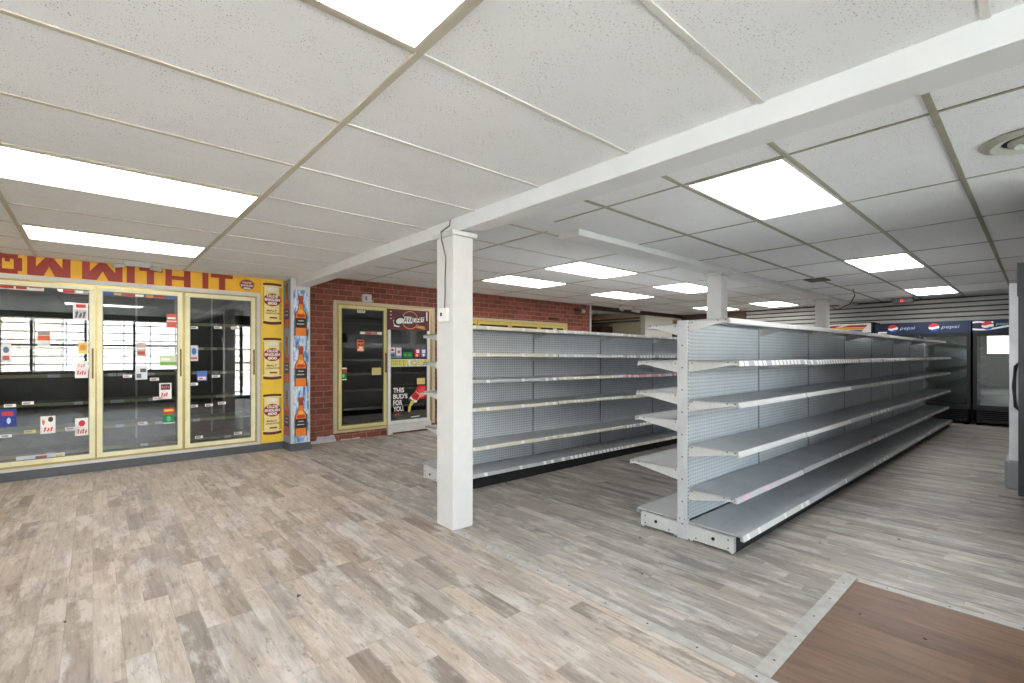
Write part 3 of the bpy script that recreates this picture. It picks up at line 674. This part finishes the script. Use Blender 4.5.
t = thing('alarm_siren', 'small white box mounted on the brick above the left framed door', 'alarm box', (3.09, YB-.03, 2.02))
x0, z0 = PY(361.5, 302.2, YB); x1, z1 = PY(370, 295, YB); z0 = max(z0, 2.05)
mk('box_body', MB().box(x0, x1, YB-.06, YB, z0, z1), M['white'], t, .004); mk('box_bracket', MB().box(x0+.03, x0+.06, YB-.07, YB-.06, z0+.02, z1-.03), C(150, 145, 140), t)
mk('box_foot', MB().box(x1-.03, x1+.02, YB-.05, YB, z0, z0+.03), C(190, 186, 180), t)
for (px, py, lab) in ((576, 311, 'small bullet camera on the brick wall near its right end'), ):
    x, z = PY(px, py, YB); t = thing('security_camera', lab, 'camera', (x, YB, z))
    mk('camera_body', MB().tube([(x-.13, YB-.10, z+.02), (x+.06, YB-.10, z)], .035, 12), C(40, 38, 38), t); mk('lens_hood', MB().tube([(x+.05, YB-.10, z), (x+.16, YB-.11, z-.02)], .04, 12), C(200, 196, 190), t)
    mk('mount', MB().box(x-.03, x+.03, YB-.11, YB, z+.02, z+.05), C(70, 66, 62), t)
x, z = PY(553, 318.5, YB); tag(mk('wall_bracket', MB().box(x-.12, x+.10, YB-.04, YB, z-.03, z+.02), C(60, 40, 38), None, .004), 'dark bracket on the brick just above the far gold frame', 'bracket')
x, z = PY(572, 306, YB)
t = thing('security_camera', 'box camera with a red light on the ceiling before the slatted wall', 'camera', (11.9, 1.9, ZR))
mk('camera_body', MB().box(11.8, 12.0, 1.75, 2.06, ZR-.10, ZR), C(136, 134, 130), t, .006)
mk('red_light', MB().box(11.79, 11.80, 1.89, 1.925, ZR-.085, ZR-.05), plain('red_led', (1, .03, .05), .4, emit=1.5), t)
t = thing('ceiling_vent', 'round ceiling air diffuser at the right edge', 'vent', (3.63, .05, ZR))
vx, vy = 3.63, .05
b = MB(); b.lathe((vx, vy, ZR), [(.20, -.001), (.20, -.010), (.165, -.026), (.125, -.014), (.125, -.001)], 40); mk('outer_ring', b, C(196, 196, 184), t)
b = MB(); b.lathe((vx, vy, ZR), [(.10, -.008), (.10, -.018), (.075, -.034), (.05, -.018), (.05, -.008)], 32); mk('inner_ring', b, C(196, 196, 184), t)
mk('vent_throat', MB().lathe((vx, vy, ZR), [(.124, -.001), (.124, -.005)], 32), blk, t)
tag(mk('ceiling_speaker', MB().box(7.9, 8.25, 2.16, 2.42, ZR-.012, ZR), C(60, 56, 54)), 'dark square ceiling grille left of the camera with the red light', 'grille')
# cord and outlet box on the column
t = thing('outlet_box', 'white outlet box on the left face of the foreground column', 'outlet', (1.90, 2.9, 1.58))
y0, z1 = PX(441, 309, 1.918); y1, z0 = PX(449.5, 321.5, 1.918)
mk('box_plate', MB().box(1.893, 1.918, y1, y0, z0, z1), C(234, 233, 230), t, .003); mk('socket_hole', MB().box(1.8915, 1.893, (y0+y1)/2+.005, (y0+y1)/2+.027, (z0+z1)/2-.008, (z0+z1)/2+.018), blk, t)
yb = PX(444.5, 300, 1.905)[0]; b = MB()
b.tube([(1.975, yb+.03, 2.245), (1.968, yb+.03, 2.20), (1.89, yb+.025, 2.14), (1.888, yb+.01, 2.08), (1.910, yb-.01, 1.95), (1.912, yb+.004, 1.80), (1.910, yb, 1.70), (1.905, yb, z1+.0)], .0045)
tag(mk('power_cord', b, C(92, 84, 78)), 'thin dark cord hanging down the foreground column to the white outlet box', 'cord')
b = MB(); b.tube([(9.6, 2.2, ZR-.005), (9.6, 2.17, ZR-.12), (9.6, 2.24, ZR-.26), (9.6, 2.42, ZR-.34), (9.65, 2.5, ZR-.30)], .008)
tag(mk('hanging_cable', b, C(60, 58, 56)), 'loose dark cable hanging from the ceiling right of the far column', 'cable')

# ------------------------------------------------------------ doors in the brick wall
FB = Face((0, YB, 0), (1, 0, 0)); YG2 = YB-.018
BC = thing('beer_cave_cooler', 'gold-framed two-door cooler in the brick wall with a red sign and slogan', 'cooler', (3.45, YB, 0))
f = MB(); f.rect(FB, 2.600, .115, 2.650, 2.045, 0, .03); f.rect(FB, 4.255, .115, 4.305, 2.045, 0, .03); f.rect(FB, 2.650, 1.998, 4.255, 2.045, 0, .03); f.rect(FB, 2.650, .115, 3.44, .145, 0, .03)
mk('surround', f, C(196, 184, 156), BC, .003)
f = MB(); f.rect(FB, 2.650, .145, 2.668, 1.998, 0, .022); f.rect(FB, 2.668, 1.982, 4.255, 1.998, 0, .022); f.rect(FB, 4.205, .1, 4.255, 1.982, 0, .022); f.rect(FB, 3.425, .145, 3.447, 1.982, -.03, .01); f.rect(FB, 2.668, .145, 3.425, .165, 0, .022)
mk('inner_trim', f, M['gold'], BC)
b = MB(); b.box(2.5, 4.4, 8.1, 8.14, .06, 2.1); b.box(2.5, 2.54, YB+.14, 8.1, .06, 2.1); b.box(4.36, 4.4, YB+.14, 8.1, .06, 2.1); b.box(2.5, 4.4, YB+.14, 8.1, .02, .06); b.box(2.5, 4.4, YB+.14, 8.1, 2.06, 2.1)
mk('interior_liner', b, plain('dim_liner', srgb(60, 60, 58), .6), BC)
mk('leaning_panel', MB().prism(FB, [(3.0, .16), (3.72, .16), (3.66, 1.25), (2.93, 1.25)], -.62, -.58), M['black'], BC)
f = MB(); f.prism(FB, [(2.93, .45), (2.96, .45), (2.92, 1.26), (2.88, 1.26)], -.57, -.55); mk('panel_edge', f, gry, BC)
for z_ in (.36, .72, 1.10, 1.45, 1.78): mk('cooler_shelf', MB().box(2.56, 4.34, 7.62, 7.64, z_-.012, z_+.008), C(112, 110, 100), BC)
d1 = doorset(BC, FB, 2.672, 3.425, .168, 1.980, C(214, 204, 144), M['glass'], hx=3.405, hz=(.98, 1.28), fw=.045)
bpy.data.materials  # (door two is white)
d2 = doorset(BC, FB, 3.447, 4.203, .165, 1.980, C(226, 228, 226), M['glass'], hx=None, fw=.048)
f = MB(); f.rect(FB, 3.46, .030, 4.235, .160, -.01, .028); f.rect(FB, 3.447, 0, 3.53, .165, -.01, .032); f.rect(FB, 4.18, 0, 4.235, .14, -.01, .034); f.rect(FB, 3.5, 0.06, 3.56, .12, .028, .034)
mk('kick_panel', f, M['white'], BC, .002, 'white kick panel')
s6 = lambda a, b_, c, d: (325+a*.1172, 290+b_*.1172, 325+c*.1172, 290+d*.1172)
s7 = lambda a, b_, c, d: (325+a*.1245, 360+b_*.1245, 325+c*.1245, 360+d*.1245)
cav = C(92, 24, 32)
a0, _ = PY(386.6, 320, YG2); a1, _ = PY(428.5, 320, YG2); zt2 = 1.975; zb2 = 1.645
mb = MB().rect(FB, a0, zb2, a1, zt2, .036, .042); cm = (a0+a1)/2+.02; cz = (zt2+zb2)/2
n = 40
def ringo(mb, face, cx_, cz_, rx, rz, th, c0, c1, mi):
    for k in range(n):
        t0, t1 = 2*math.pi*k/n, 2*math.pi*(k+1)/n
        mb.prism(face, [(cx_+rx*math.cos(t0), cz_+rz*math.sin(t0)), (cx_+(rx-th)*math.cos(t0), cz_+(rz-th)*math.sin(t0)), (cx_+(rx-th)*math.cos(t1), cz_+(rz-th)*math.sin(t1)), (cx_+rx*math.cos(t1), cz_+rz*math.sin(t1))], c0, c1, mi)
ringo(mb, FB, cm, cz, .15, .145, .012, .042, .044, 1)
mb.prism(FB, [(cm-.33, cz+.045), (cm-.10, cz-.03), (cm-.10, cz-.045)], .042, .0435, 1); mb.prism(FB, [(cm+.32, cz+.07), (cm+.10, cz+.02), (cm+.10, cz+.035)], .042, .0435, 1)
mb.prism(FB, [(cm-.28, cz-.11), (cm-.30, cz-.02), (cm-.20, cz+.055), (cm+.02, cz+.055), (cm+.05, cz+.035), (cm+.26, cz+.06), (cm+.25, cz-.02), (cm-.02, cz-.055), (cm-.15, cz-.055), (cm-.20, cz-.12)], .044, .0455, 3)
mb.text(FB, cm-.29, cz-.10, cm-.10, cz+.06, .047, 'C', 2, .03, .3); mb.text(FB, cm-.12, cz-.045, cm+.25, cz+.05, .047, 'AVALIERS', 2, .012, .3)
mb.prism(FB, [(cm+.10, cz-.115), (cm+.28, cz-.145), (cm+.26, cz-.09), (cm+.15, cz-.08)], .044, .0455, 1)
mb.rect(FB, a1-.06, cz+.0, a1-.035, cz+.145, .042, .0435, 3)
for k in (0, 1, 2): mb.rect(FB, a0+.05, cz+.13-.055*k, a0+.07, cz+.115-.055*k+.0, .042, .0435, 3)
mk('team_sign', mb, [cav, C(214, 140, 60), blk, wht], d2)
sticker(d1, FB, *s6(275, 152, 343, 195), YG2, C(214, 210, 190), [(.1, .2, .3, .8, gry), (.4, .2, .6, .8, gry), (.7, .2, .9, .8, gry)])
sticker(d1, FB, *s6(300, 356, 488, 380), YG2, C(150, 146, 150), [(0, .1, .2, .8, wht), (.25, .2, .5, .8, red), (.55, .3, .75, .8, orn), (.78, .1, .98, .9, wht)])
sticker(d1, FB, *s6(273, 425, 333, 525), YG2, C(232, 110, 60), [(.1, .8, .9, .92, blk), (.1, .5, .45, .62, blk, 1), (.55, .5, .9, .62, blk, 1), (.1, .1, .9, .2, wht), (.3, .25, .8, .4, wht)])
sticker(d1, FB, *s7(118, 62, 175, 162), YG2, grn, [(0, .58, 1, .88, C(190, 70, 50)), (0, .9, 1, 1, wht), (.3, .2, .7, .5, C(120, 210, 140), 1), (0, 0, 1, .08, wht)])
sticker(d1, FB, *s7(377, 62, 450, 120), YG2, C(206, 192, 130))
sticker(d2, FB, *s7(738, 145, 803, 195), YG2, C(206, 186, 118))
for (r_, base, su) in (((547, 487, 600, 578), C(150, 160, 186), [(.1, .5, .9, .95, wht), (.3, .62, .8, .86, C(190, 60, 50), 1), (.1, .1, .9, .35, C(80, 96, 130))]),
                       ((603, 487, 655, 578), C(140, 160, 200), [(.1, .2, .9, .9, wht), (.25, .4, .8, .7, C(220, 110, 60), 1)]),
                       ((665, 530, 745, 578), grn, [(.1, .3, .4, .7, C(90, 180, 100), 1), (.55, .3, .9, .7, C(90, 180, 100), 1)]),
                       ((765, 503, 812, 573), C(206, 50, 44), [(.3, .5, .8, .9, wht), (.2, .1, .6, .35, C(236, 200, 190))]),
                       ((818, 503, 862, 573), C(100, 116, 190), [(.2, .5, .85, .9, C(220, 226, 240)), (.3, .12, .75, .42, wht, 1)])):
    sticker(d2, FB, *s6(*r_), YG2, base, su)
a0, z0 = PY(387.5, 367, YG2); a1, _ = PY(428.3, 366.5, YG2); z0, z1 = 1.065, 1.185
mb = MB().rect(FB, a0, z0, a1, z1, .020, .036, 0); mb.text(FB, a0+.055, z0+.012, a1+.01, z1-.012, .0375, 'BEER CAVE', 2, .055); mb.text(FB, a0+.06, z0+.016, a1+.005, z1-.016, .039, 'BEER CAVE', 1, .015)
mk('lettered_crossbar', mb, [C(224, 226, 224), C(250, 242, 40), C(70, 74, 30)], d2)
mb = MB()
for s_, (u0, v0, u1, v1) in (('THIS', (548, 228, 635, 262)), ("BUD'S", (548, 278, 662, 312)), ('FOR', (548, 328, 622, 363)), ('YOU.', (548, 378, 635, 413))):
    p = s7(u0, v0, u1, v1); A0, B0 = PY(p[0], p[3], YG2); A1, _ = PY(p[2], p[3], YG2); _, B1 = PY(p[0], p[1], YG2)
    mb.text(FB, A0, B0-.006, A1, B1+.006, .0185, s_, 0, .03)
q7 = lambda pts: [PY(325+u*.1245, 360+v_*.1245, YG2) for u, v_ in pts]
p = s7(552, 432, 603, 446); A0, B0 = PY(p[0], p[3], YG2); A1, B1 = PY(p[2], p[1], YG2); mb.rect(FB, A0, B0, A1, B1, .017, .018, 1)
mb.prism(FB, q7([(690, 455), (760, 445), (760, 452), (690, 461)]), .017, .018, 0)
mk('slogan', mb, [wht, C(214, 60, 44)], d2)
mb = MB()
mb.prism(FB, q7([(725, 240), (745, 205), (790, 198), (812, 205), (812, 300), (770, 315), (735, 300)]), .017, .019, 0)
mb.prism(FB, q7([(672, 310), (730, 250), (768, 280), (735, 340), (700, 345)]), .017, .0195, 1)
mb.prism(FB, q7([(690, 292), (728, 254), (762, 284), (738, 325), (712, 316)]), .0195, .020, 0)
mb.prism(FB, q7([(745, 225), (790, 212), (808, 222), (800, 250), (750, 262)]), .019, .0205, 4)
mb.prism(FB, q7([(755, 265), (806, 255), (808, 280), (765, 300)]), .019, .0208, 3)
mb.prism(FB, q7([(675, 305), (712, 330), (700, 342), (668, 322)]), .0195, .0212, 5)
mb.prism(FB, q7([(688, 330), (718, 322), (712, 345), (690, 375), (684, 412), (668, 418), (668, 380), (680, 352)]), .0195, .0215, 2)
mk('pouring_can_print', mb, [C(200, 26, 32), C(228, 226, 224), C(214, 196, 90), C(236, 160, 150), C(230, 70, 60), C(90, 100, 130)], d2)

BG = thing('wall_cooler', 'gold-framed four-door cooler in the brick wall showing above the left shelving', 'cooler', (6, YB, 0))
f = MB(); f.rect(FB, 4.36, .115, 4.40, 1.925, 0, .03); f.rect(FB, 7.56, .115, 7.61, 1.925, 0, .03); f.rect(FB, 4.40, 1.885, 7.56, 1.925, 0, .03)
mk('surround', f, C(196, 184, 150), BG)
f = MB(); f.rect(FB, 4.40, 1.862, 7.56, 1.885, 0, .022); f.rect(FB, 4.40, .115, 4.425, 1.862, 0, .022); f.rect(FB, 7.535, .115, 7.56, 1.862, 0, .022); f.rect(FB, 4.425, .115, 7.535, .15, 0, .022)
mk('inner_trim', f, C(206, 180, 70), BG)
b = MB(); b.box(4.41, 7.6, 7.8, 7.84, .06, 1.96); b.box(4.41, 4.43, YB+.14, 7.8, .06, 1.96); b.box(7.57, 7.6, YB+.14, 7.8, .06, 1.96); b.box(4.41, 7.6, YB+.14, 7.8, 1.92, 1.96); b.box(4.41, 7.6, YB+.14, 7.8, .04, .08)
mk('interior_liner', b, M['dark'], BG)
gy = C(214, 190, 84)
for k in range(4):
    a = 4.43+.777*k; d = doorset(BG, FB, a, a+.765, .155, 1.858, gy, M['glass'], fw=.045)
    sticker(d, FB, *[(500, 320.5, 504, 323), (0, 0, 1, 1)][0], YG2, wht) if k == 1 else None
    if k == 3: sticker(d, FB, 553, 326.5, 557, 331, YG2, wht)
for z_ in (.5, .9, 1.3, 1.65): mk('cooler_shelf', MB().box(4.44, 7.56, 7.1, 7.6, z_-.012, z_), C(110, 110, 104), BG)
# white patches of peeled paint at the foot of the brick
for (px, py, w_, h_, lab) in ((325.5, 438, .28, .07, 'pale lilac scuff of paint low on the brick beside the bottle pillar'), (350, 440, .34, .06, 'pale scuff of paint on the brick under the left framed door')):
    x, z = PY(px, py, YB); x += .0
    tag(mk('paint_patch', MB().prism(FB, [(x-w_/2, z-h_/2), (x+w_/2, z-h_*.3), (x+w_*.42, z+h_*.5), (x+w_*.05, z+h_*.3), (x-w_*.4, z+h_*.45)], 0, .002), C(206, 200, 214)), lab, 'paint patch')
struct('baseboard_brick', MB().box(2.206, 2.64, YB-.02, YB, 0, .035), C(206, 204, 200))

# ------------------------------------------------------------ gondola shelving
def dots(mb, y, xs_zs, r, mi, face):
    for a, b_ in xs_zs: mb.prism(face, ell(a, b_, r, r, 8), .0, .0012, mi)
def gondola(loc, rz, nb, bay, ztop, right, left, label, pegm, railpick, base_h=.125):
    T = thing('gondola_shelving', label, 'shelving', (*loc, 0), rz, local=True)
    L = nb*bay
    for k in range(nb+1):
        x = k*bay; w2, yd = (.015, .036) if k in (0, nb) else (.010, .018)
        mb = MB().box(x-w2, x+w2, -yd, yd, 0, ztop)
        FE = Face((x-w2, 0, 0), (0, -1, 0))
        zz = .10
        if k == 0:
            while zz < ztop-.03: mb.prism(FE, ell(.0, zz, .0055, .0055, 10), 0, .0012, 1); zz += .152
            for s_ in (-1, 1): mb.prism(FE, ell(s_*.018, .135, .004, .004, 8), 0, .0012, 1)
        # slots down both faces
        for s_ in (-1, 1):
            FS = Face((0, s_*yd, 0), (-s_, 0, 0))
            zz = .14
            while zz < ztop-.02:
                mb.rect(FS, -s_*x-.003, zz, -s_*x+.003, zz+.012, 0, .0008, 1); zz += .0254
        mk('upright', mb, [M['post'] if k in (0, nb) else C(150, 154, 160), C(60, 62, 66)], T)
        if k < nb:
            mb = MB().box(x+(.015 if k == 0 else .010), x+bay-(.015 if k == nb-1 else .010), -.014, .014, .12, ztop-.03)
            mk('back_panel', mb, pegm, T)
            mk('top_rail', MB().box(x+w2, x+bay-w2, -.016, .016, ztop-.03, ztop-.006), M['post'], T)
    for side, zs in ((-1, right), (1, left)):
        S_ = lambda y: side*y
        # base
        dep = zs[-1][1]
        mk('kick_plate', MB().box(.0, L, S_(dep-.055), S_(dep-.045), .004, zs[-1][0]-.028), M['blackm'], T)
        for k in range(nb+1):
            x = k*bay-(.014 if k == 0 else 0); mb = MB()
            mb.box(x, x+.028, S_(.037), S_(dep-(.044 if k == 0 else .057)), .012, zs[-1][0]-.02)
            if k == 0:
                mb.box(x-.003, x+.02, S_(dep-.075), S_(dep-.044), .008, zs[-1][0]-.024)
                FE = Face((x-.003, 0, 0), (0, -1, 0)); m_ = -S_((dep)*.55)
                mb.prism(FE, ell(m_, .06, .011, .011, 12), -.003, .002, 1)
                for q in (.1, dep-.08): mb.prism(FE, ell(-S_(q), .03, .004, .004, 8), -.003, .002, 1)
                mb.prism(FE, ell(-S_(dep-.08), .082, .004, .004, 8), -.003, .002, 1)
                mb.lathe((x+.012, S_(dep-.06), 0), [(.01, 0), (.01, .014)], 8); mb.lathe((x+.012, S_(.06), 0), [(.01, 0), (.01, .014)], 8)
            mk('base_bracket', mb, [M['bracket'], C(30, 30, 30)], T)
        for li, (z, dp) in enumerate(zs):
            last = li == len(zs)-1
            for k in range(nb):
                x0, x1 = k*bay+.004, (k+1)*bay-.004
                dz = random.uniform(-.003, .003) if not last else 0
                zz = z+dz
                mb = MB(); mb.box(x0, x1, S_(.038), S_(dp-.004), zz-.012, zz-.001)
                mb.box(x0, x1, S_(dp-.012), S_(dp), zz-.034, zz)
                mb.box(x0, x1, S_(.04), S_(.052), zz-.03, zz-.012)
                if not last:
                    mb.box(x0+.003, x0+.006, S_(.05), S_(dp-.01), zz-.025, zz-.012); mb.box(x1-.006, x1-.003, S_(.05), S_(dp-.01), zz-.025, zz-.012)
                sh = mk('shelf', mb, [M['shelf']], T)
                mk('price_rail', MB().prism(Face((0, 0, 0), (0, 1, 0)), [(S_(dp), zz-.001), (S_(dp+.004), zz-.004), (S_(dp+.012), zz-.034), (S_(dp), zz-.036)], x0+.002, x1-.002), railpick(side, li, k), sh)
                if not last:
                    FX = Face((0, 0, 0), (0, 1, 0))
                    for xb in (x0+.004, x1-.008):
                        q = MB().prism(FX, [(S_(.030), zz-.001), (S_(dp-.03), zz-.003), (S_(dp-.005), zz-.014), (S_(dp-.012), zz-.028), (S_(dp-.05), zz-.028), (S_(.06), zz-.078), (S_(.030), zz-.082)], xb-.004 if xb < (x0+x1)/2 else xb, xb+.0 if xb < (x0+x1)/2 else xb+.004)
                        if k == 0 and xb < .1:
                            FE = Face((xb-.004, 0, 0), (0, -1, 0))
                            for yy, zd in ((.062, .018), (dp-.07, .012), (dp-.02, .012)): q.prism(FE, ell(-S_(yy), zz-zd, .0045, .0045, 8), 0, .0012, 1)
                        mk('shelf_bracket', q, [M['bracket'], C(50, 50, 50)], sh)
    return T
def railR(side, li, k):
    if side > 0: return M['rail']
    if li == 0: return M['railn']
    if li == 1: return M['railt'] if k < 4 else M['rail']
    if li == 4: return M['railq'] if k == 0 else M['rail']
    if li == 5: return M['railw'] if k == 0 else M['rail']
    if k < 2: return M['railn']
    return M['rail']
def railL(side, li, k):
    if side > 0: return M['rail']
    if li in (2,): return M['rail'] if k == 0 else M['railp'] if k == 2 else M['railc']
    if k == 0: return M['railc'] if li < 5 else M['rail']
    return M['railt'] if (li+k) % 3 == 0 else M['railc'] if li > 2 else M['railw']
gondola((3.028, 1.660), -.0155, 7, 1.183, 1.486, [(1.49, .31), (1.212, .375), (.952, .37), (.640, .37), (.348, .35), (.122, .395)],
        [(1.468, .28), (1.212, .36), (.990, .375), (.800, .385), (.470, .43), (.122, .37)],
        'long empty double-sided shelving run on the right, its bare end facing the camera', M['pegrib'], railR)
gondola((2.53, 3.885), -.018, 5, 1.180, 1.505, [(1.525, .40), (1.268, .40), (1.022, .40), (.765, .40), (.405, .40), (.150, .375)],
        [(1.46, .38), (1.18, .38), (.88, .38), (.53, .33), (.155, .37)],
        'empty grey pegboard shelving run on the left, behind the foreground column', M['peg'], railL).rotation_euler[1] = .0068

# ------------------------------------------------------------ upright glass door merchandisers
def globe(mb, face, cx_, cz_, r, c, ir, iw, ib):
    mb.prism(face, ell(cx_, cz_, r, r, 28), c, c+.001, iw)
    mb.prism(face, [(cx_-r*math.cos(math.radians(5)), cz_+r*.05)]+ell(cx_, cz_, r, r, 16, 20, 175)[:]+[(cx_+r*.2, cz_+r*.25), (cx_-r*.35, cz_-.02*r)], c+.001, c+.002, ir)
    mb.prism(face, ell(cx_, cz_, r, r, 16, 200, 345)+[(cx_+r*.3, cz_-r*.35), (cx_-r*.3, cz_-r*.6)], c+.001, c+.002, ib)
def cooler(loc, rz, W_, Hh, nd, label, head, dep=.62, handle=True, silver=False):
    T = thing('drink_cooler', label, 'drink cooler', (*loc, 0), rz, local=True)
    th = .05; zh0 = Hh-.225; zg = .33
    mb = MB(); mb.box(0, th, 0.02, dep, .04, Hh); mb.box(W_-th, W_, 0.02, dep, .04, Hh); mb.box(th, W_-th, dep-.03, dep, .04, Hh); mb.box(th, W_-th, .02, dep-.03, Hh-.05, Hh); mb.box(th, W_-th, .06, dep-.03, zg-.08, zg-.02); mb.box(th, W_-th, .02, dep-.03, zh0-.02, zh0+.02)
    for x in (.04, W_-.10): mb.box(x, x+.06, .08, .14, 0, .04); mb.box(x, x+.06, dep-.14, dep-.08, 0, .04)
    mk('cabinet_body', mb, C(9, 9, 11, .75), T, .004)
    mk('interior_liner', MB().box(th+.001, W_-th-.001, dep-.045, dep-.031, zg-.02, zh0-.02).box(th+.0005, th+.008, .06, dep-.045, zg-.02, zh0-.02).box(W_-th-.008, W_-th-.0005, .06, dep-.045, zg-.02, zh0-.02), C(196, 204, 196), T)  # slight green in the liner colour stands in for greenish light inside
    Fc = Face((0, 0.02, 0), (1, 0, 0))
    mb = MB()
    for k in range(7): z_ = .055+k*.034; mb.rect(Fc, .03, z_, W_-.03, z_+.016, -.03, .0)
    mb.rect(Fc, .0, .04, .03, zg-.05, -.03, .0); mb.rect(Fc, W_-.03, .04, W_, zg-.05, -.03, .0)
    mk('grille', mb, C(40, 40, 42), T)
    for z_ in (.52, .80, 1.08, 1.36): mk('cooler_shelf', MB().box(th+.01, W_-th-.01, .10, dep-.06, z_-.008, z_).box(th+.01, W_-th-.01, .09, .10, z_-.02, z_+.02, 1), [C(150, 156, 150), C(196, 204, 196)], T)
    dw = (W_)/nd
    for k in range(nd):
        a, c = k*dw+.006, (k+1)*dw-.006
        f = MB(); fw = .05
        f.rect(Fc, a, zg-.05, c, zg+.03, 0, .04); f.rect(Fc, a, zh0-.06, c, zh0-.005, 0, .04); f.rect(Fc, a, zg+.03, a+fw, zh0-.06, 0, .04); f.rect(Fc, c-fw, zg+.03, c, zh0-.06, 0, .04)
        d = mk('door', f, M['black'], T)
        mk('glass', MB().rect(Fc, a+fw, zg+.03, c-fw, zh0-.06, .015, .022), M['glass'], d)
        if handle:
            hx = a+.03 if (k == 1 or nd == 1) else c-.03
            mk('handle', MB().tube([Fc.p(hx, .80, .04), Fc.p(hx, .84, .075), Fc.p(hx, 1.0, .085), Fc.p(hx, 1.16, .075), Fc.p(hx, 1.2, .04)], .012), M['black'], d)
    mb = MB(); mb.rect(Fc, .0, zh0, W_, Hh, 0, .045, 0)
    wr, navy, rd, bl = wht, C(16, 32, 62), C(206, 40, 50), C(30, 80, 170)
    if head == 'wide':
        for gx_, tx, tw in ((.295, .40, .23), (.90, 1.0, .25)):
            globe(mb, Fc, gx_, Hh-.105, .075, .045, 2, 1, 3); mb.text(Fc, tx, Hh-.15, tx+tw, Hh-.075, .047, 'pepsi', 4, 0, .2)
        mb.rect(Fc, .06, zh0+.03, .2, zh0+.06, .045, .046, 1); mats = [navy, wr, rd, bl, C(170, 186, 214)]
    elif head == 'wave':
        globe(mb, Fc, .19, Hh-.10, .075, .049, 2, 1, 3); mb.text(Fc, .29, Hh-.12, .46, Hh-.05, .047, 'pepsi', 4, 0, .2)
        P = [(W_*k/14, Hh-.155-.03*math.sin(k/14*6.0+.6)) for k in range(15)]; mb.prism(Fc, P+[(x, z+.03) for x, z in P][::-1], .045, .047, 1)
        P = [(.26*k/6, Hh-.055+.01*math.sin(k)) for k in range(7)]; mb.prism(Fc, P+[(x, z+.03) for x, z in P][::-1], .045, .047, 1); mats = [navy, wr, rd, bl, C(150, 180, 190)]
    elif head == 'stripe':
        mb.rect(Fc, .03, zh0+.02, W_-.03, Hh-.02, .045, .046, 1)
        for k, m_ in enumerate((2, 3, 4)):
            z_ = Hh-.05-.05*k; mb.prism(Fc, [(.05, z_-.045), (W_-.12-.04*k, z_-.045), (W_-.08-.04*k, z_), (.12, z_)], .046, .048, m_)
        mb.prism(Fc, [(.2, Hh-.09), (.3, Hh-.09), (.5, Hh-.03), (.38, Hh-.03)], .048, .049, 1); mats = [M['black'], wr, C(190, 56, 44), C(232, 170, 50), C(60, 100, 190)]
    else: mats = [M['black']]
    mk('header_sign', mb, mats, T)
    return T
cooler((11.80, 2.335), -math.pi/2, 1.40, 1.872, 2, 'wide two-door black drink cooler with a navy header bearing two round logos', 'wide')
T3 = cooler((11.80, .915), -math.pi/2, .80, 1.868, 1, 'single-door black drink cooler with a navy and white waved header, far right', 'wave', handle=False)
cooler((11.80, 3.20), -math.pi/2, .84, 1.915, 1, 'drink cooler with an orange, yellow and blue striped header behind the long shelving', 'stripe')
# two coolers on the right side, seen edge-on
cooler((5.52, .125), math.pi, .75, 1.885, 1, 'tall black drink cooler cut off by the right edge of the frame, nearest one', 'none')
def side_cooler():
    T = thing('drink_cooler', 'drink cooler with a bright silver door edge, just past the black one on the right', 'drink cooler', (5.6, -.4, 0))
    x0, x1, y0, y1 = 5.56, 6.26, -.45, .115
    mk('cabinet_body', MB().box(x0, x1, y0, y1, .09, 1.80), C(30, 30, 32), T, .006)
    mk('foot', MB().box(x0+.02, x0+.08, y1-.10, y1-.04, 0, .09), M['black'], T); mk('foot', MB().box(x1-.08, x1-.02, y1-.10, y1-.04, 0, .09), M['black'], T)
    mk('foot', MB().box(x0+.02, x0+.08, y0+.04, y0+.10, 0, .09), M['black'], T); mk('foot', MB().box(x1-.08, x1-.02, y0+.04, y0+.10, 0, .09), M['black'], T)
    mk('body_trim', MB().box(x0-.004, x1, y1-.001, y1+.018, .45, 1.83), C(176, 176, 178), T, label='silver trim')
    mk('gasket', MB().box(x0+.01, x1-.01, y1+.018, y1+.045, .44, 1.80), M['black'], T)
    f = MB(); f.box(x0-.004, x1, y1+.045, y1+.105, .40, 1.83)
    d = mk('door', f, plain('silver_door_edge', srgb(206, 206, 208), .35, .2, var=.14, scale=5), T, .004, 'silver door')
    mk('kick_panel', MB().box(x0+.0, x1, y1+.0, y1+.13, .16, .40), C(150, 156, 156), T, .02)
side_cooler()
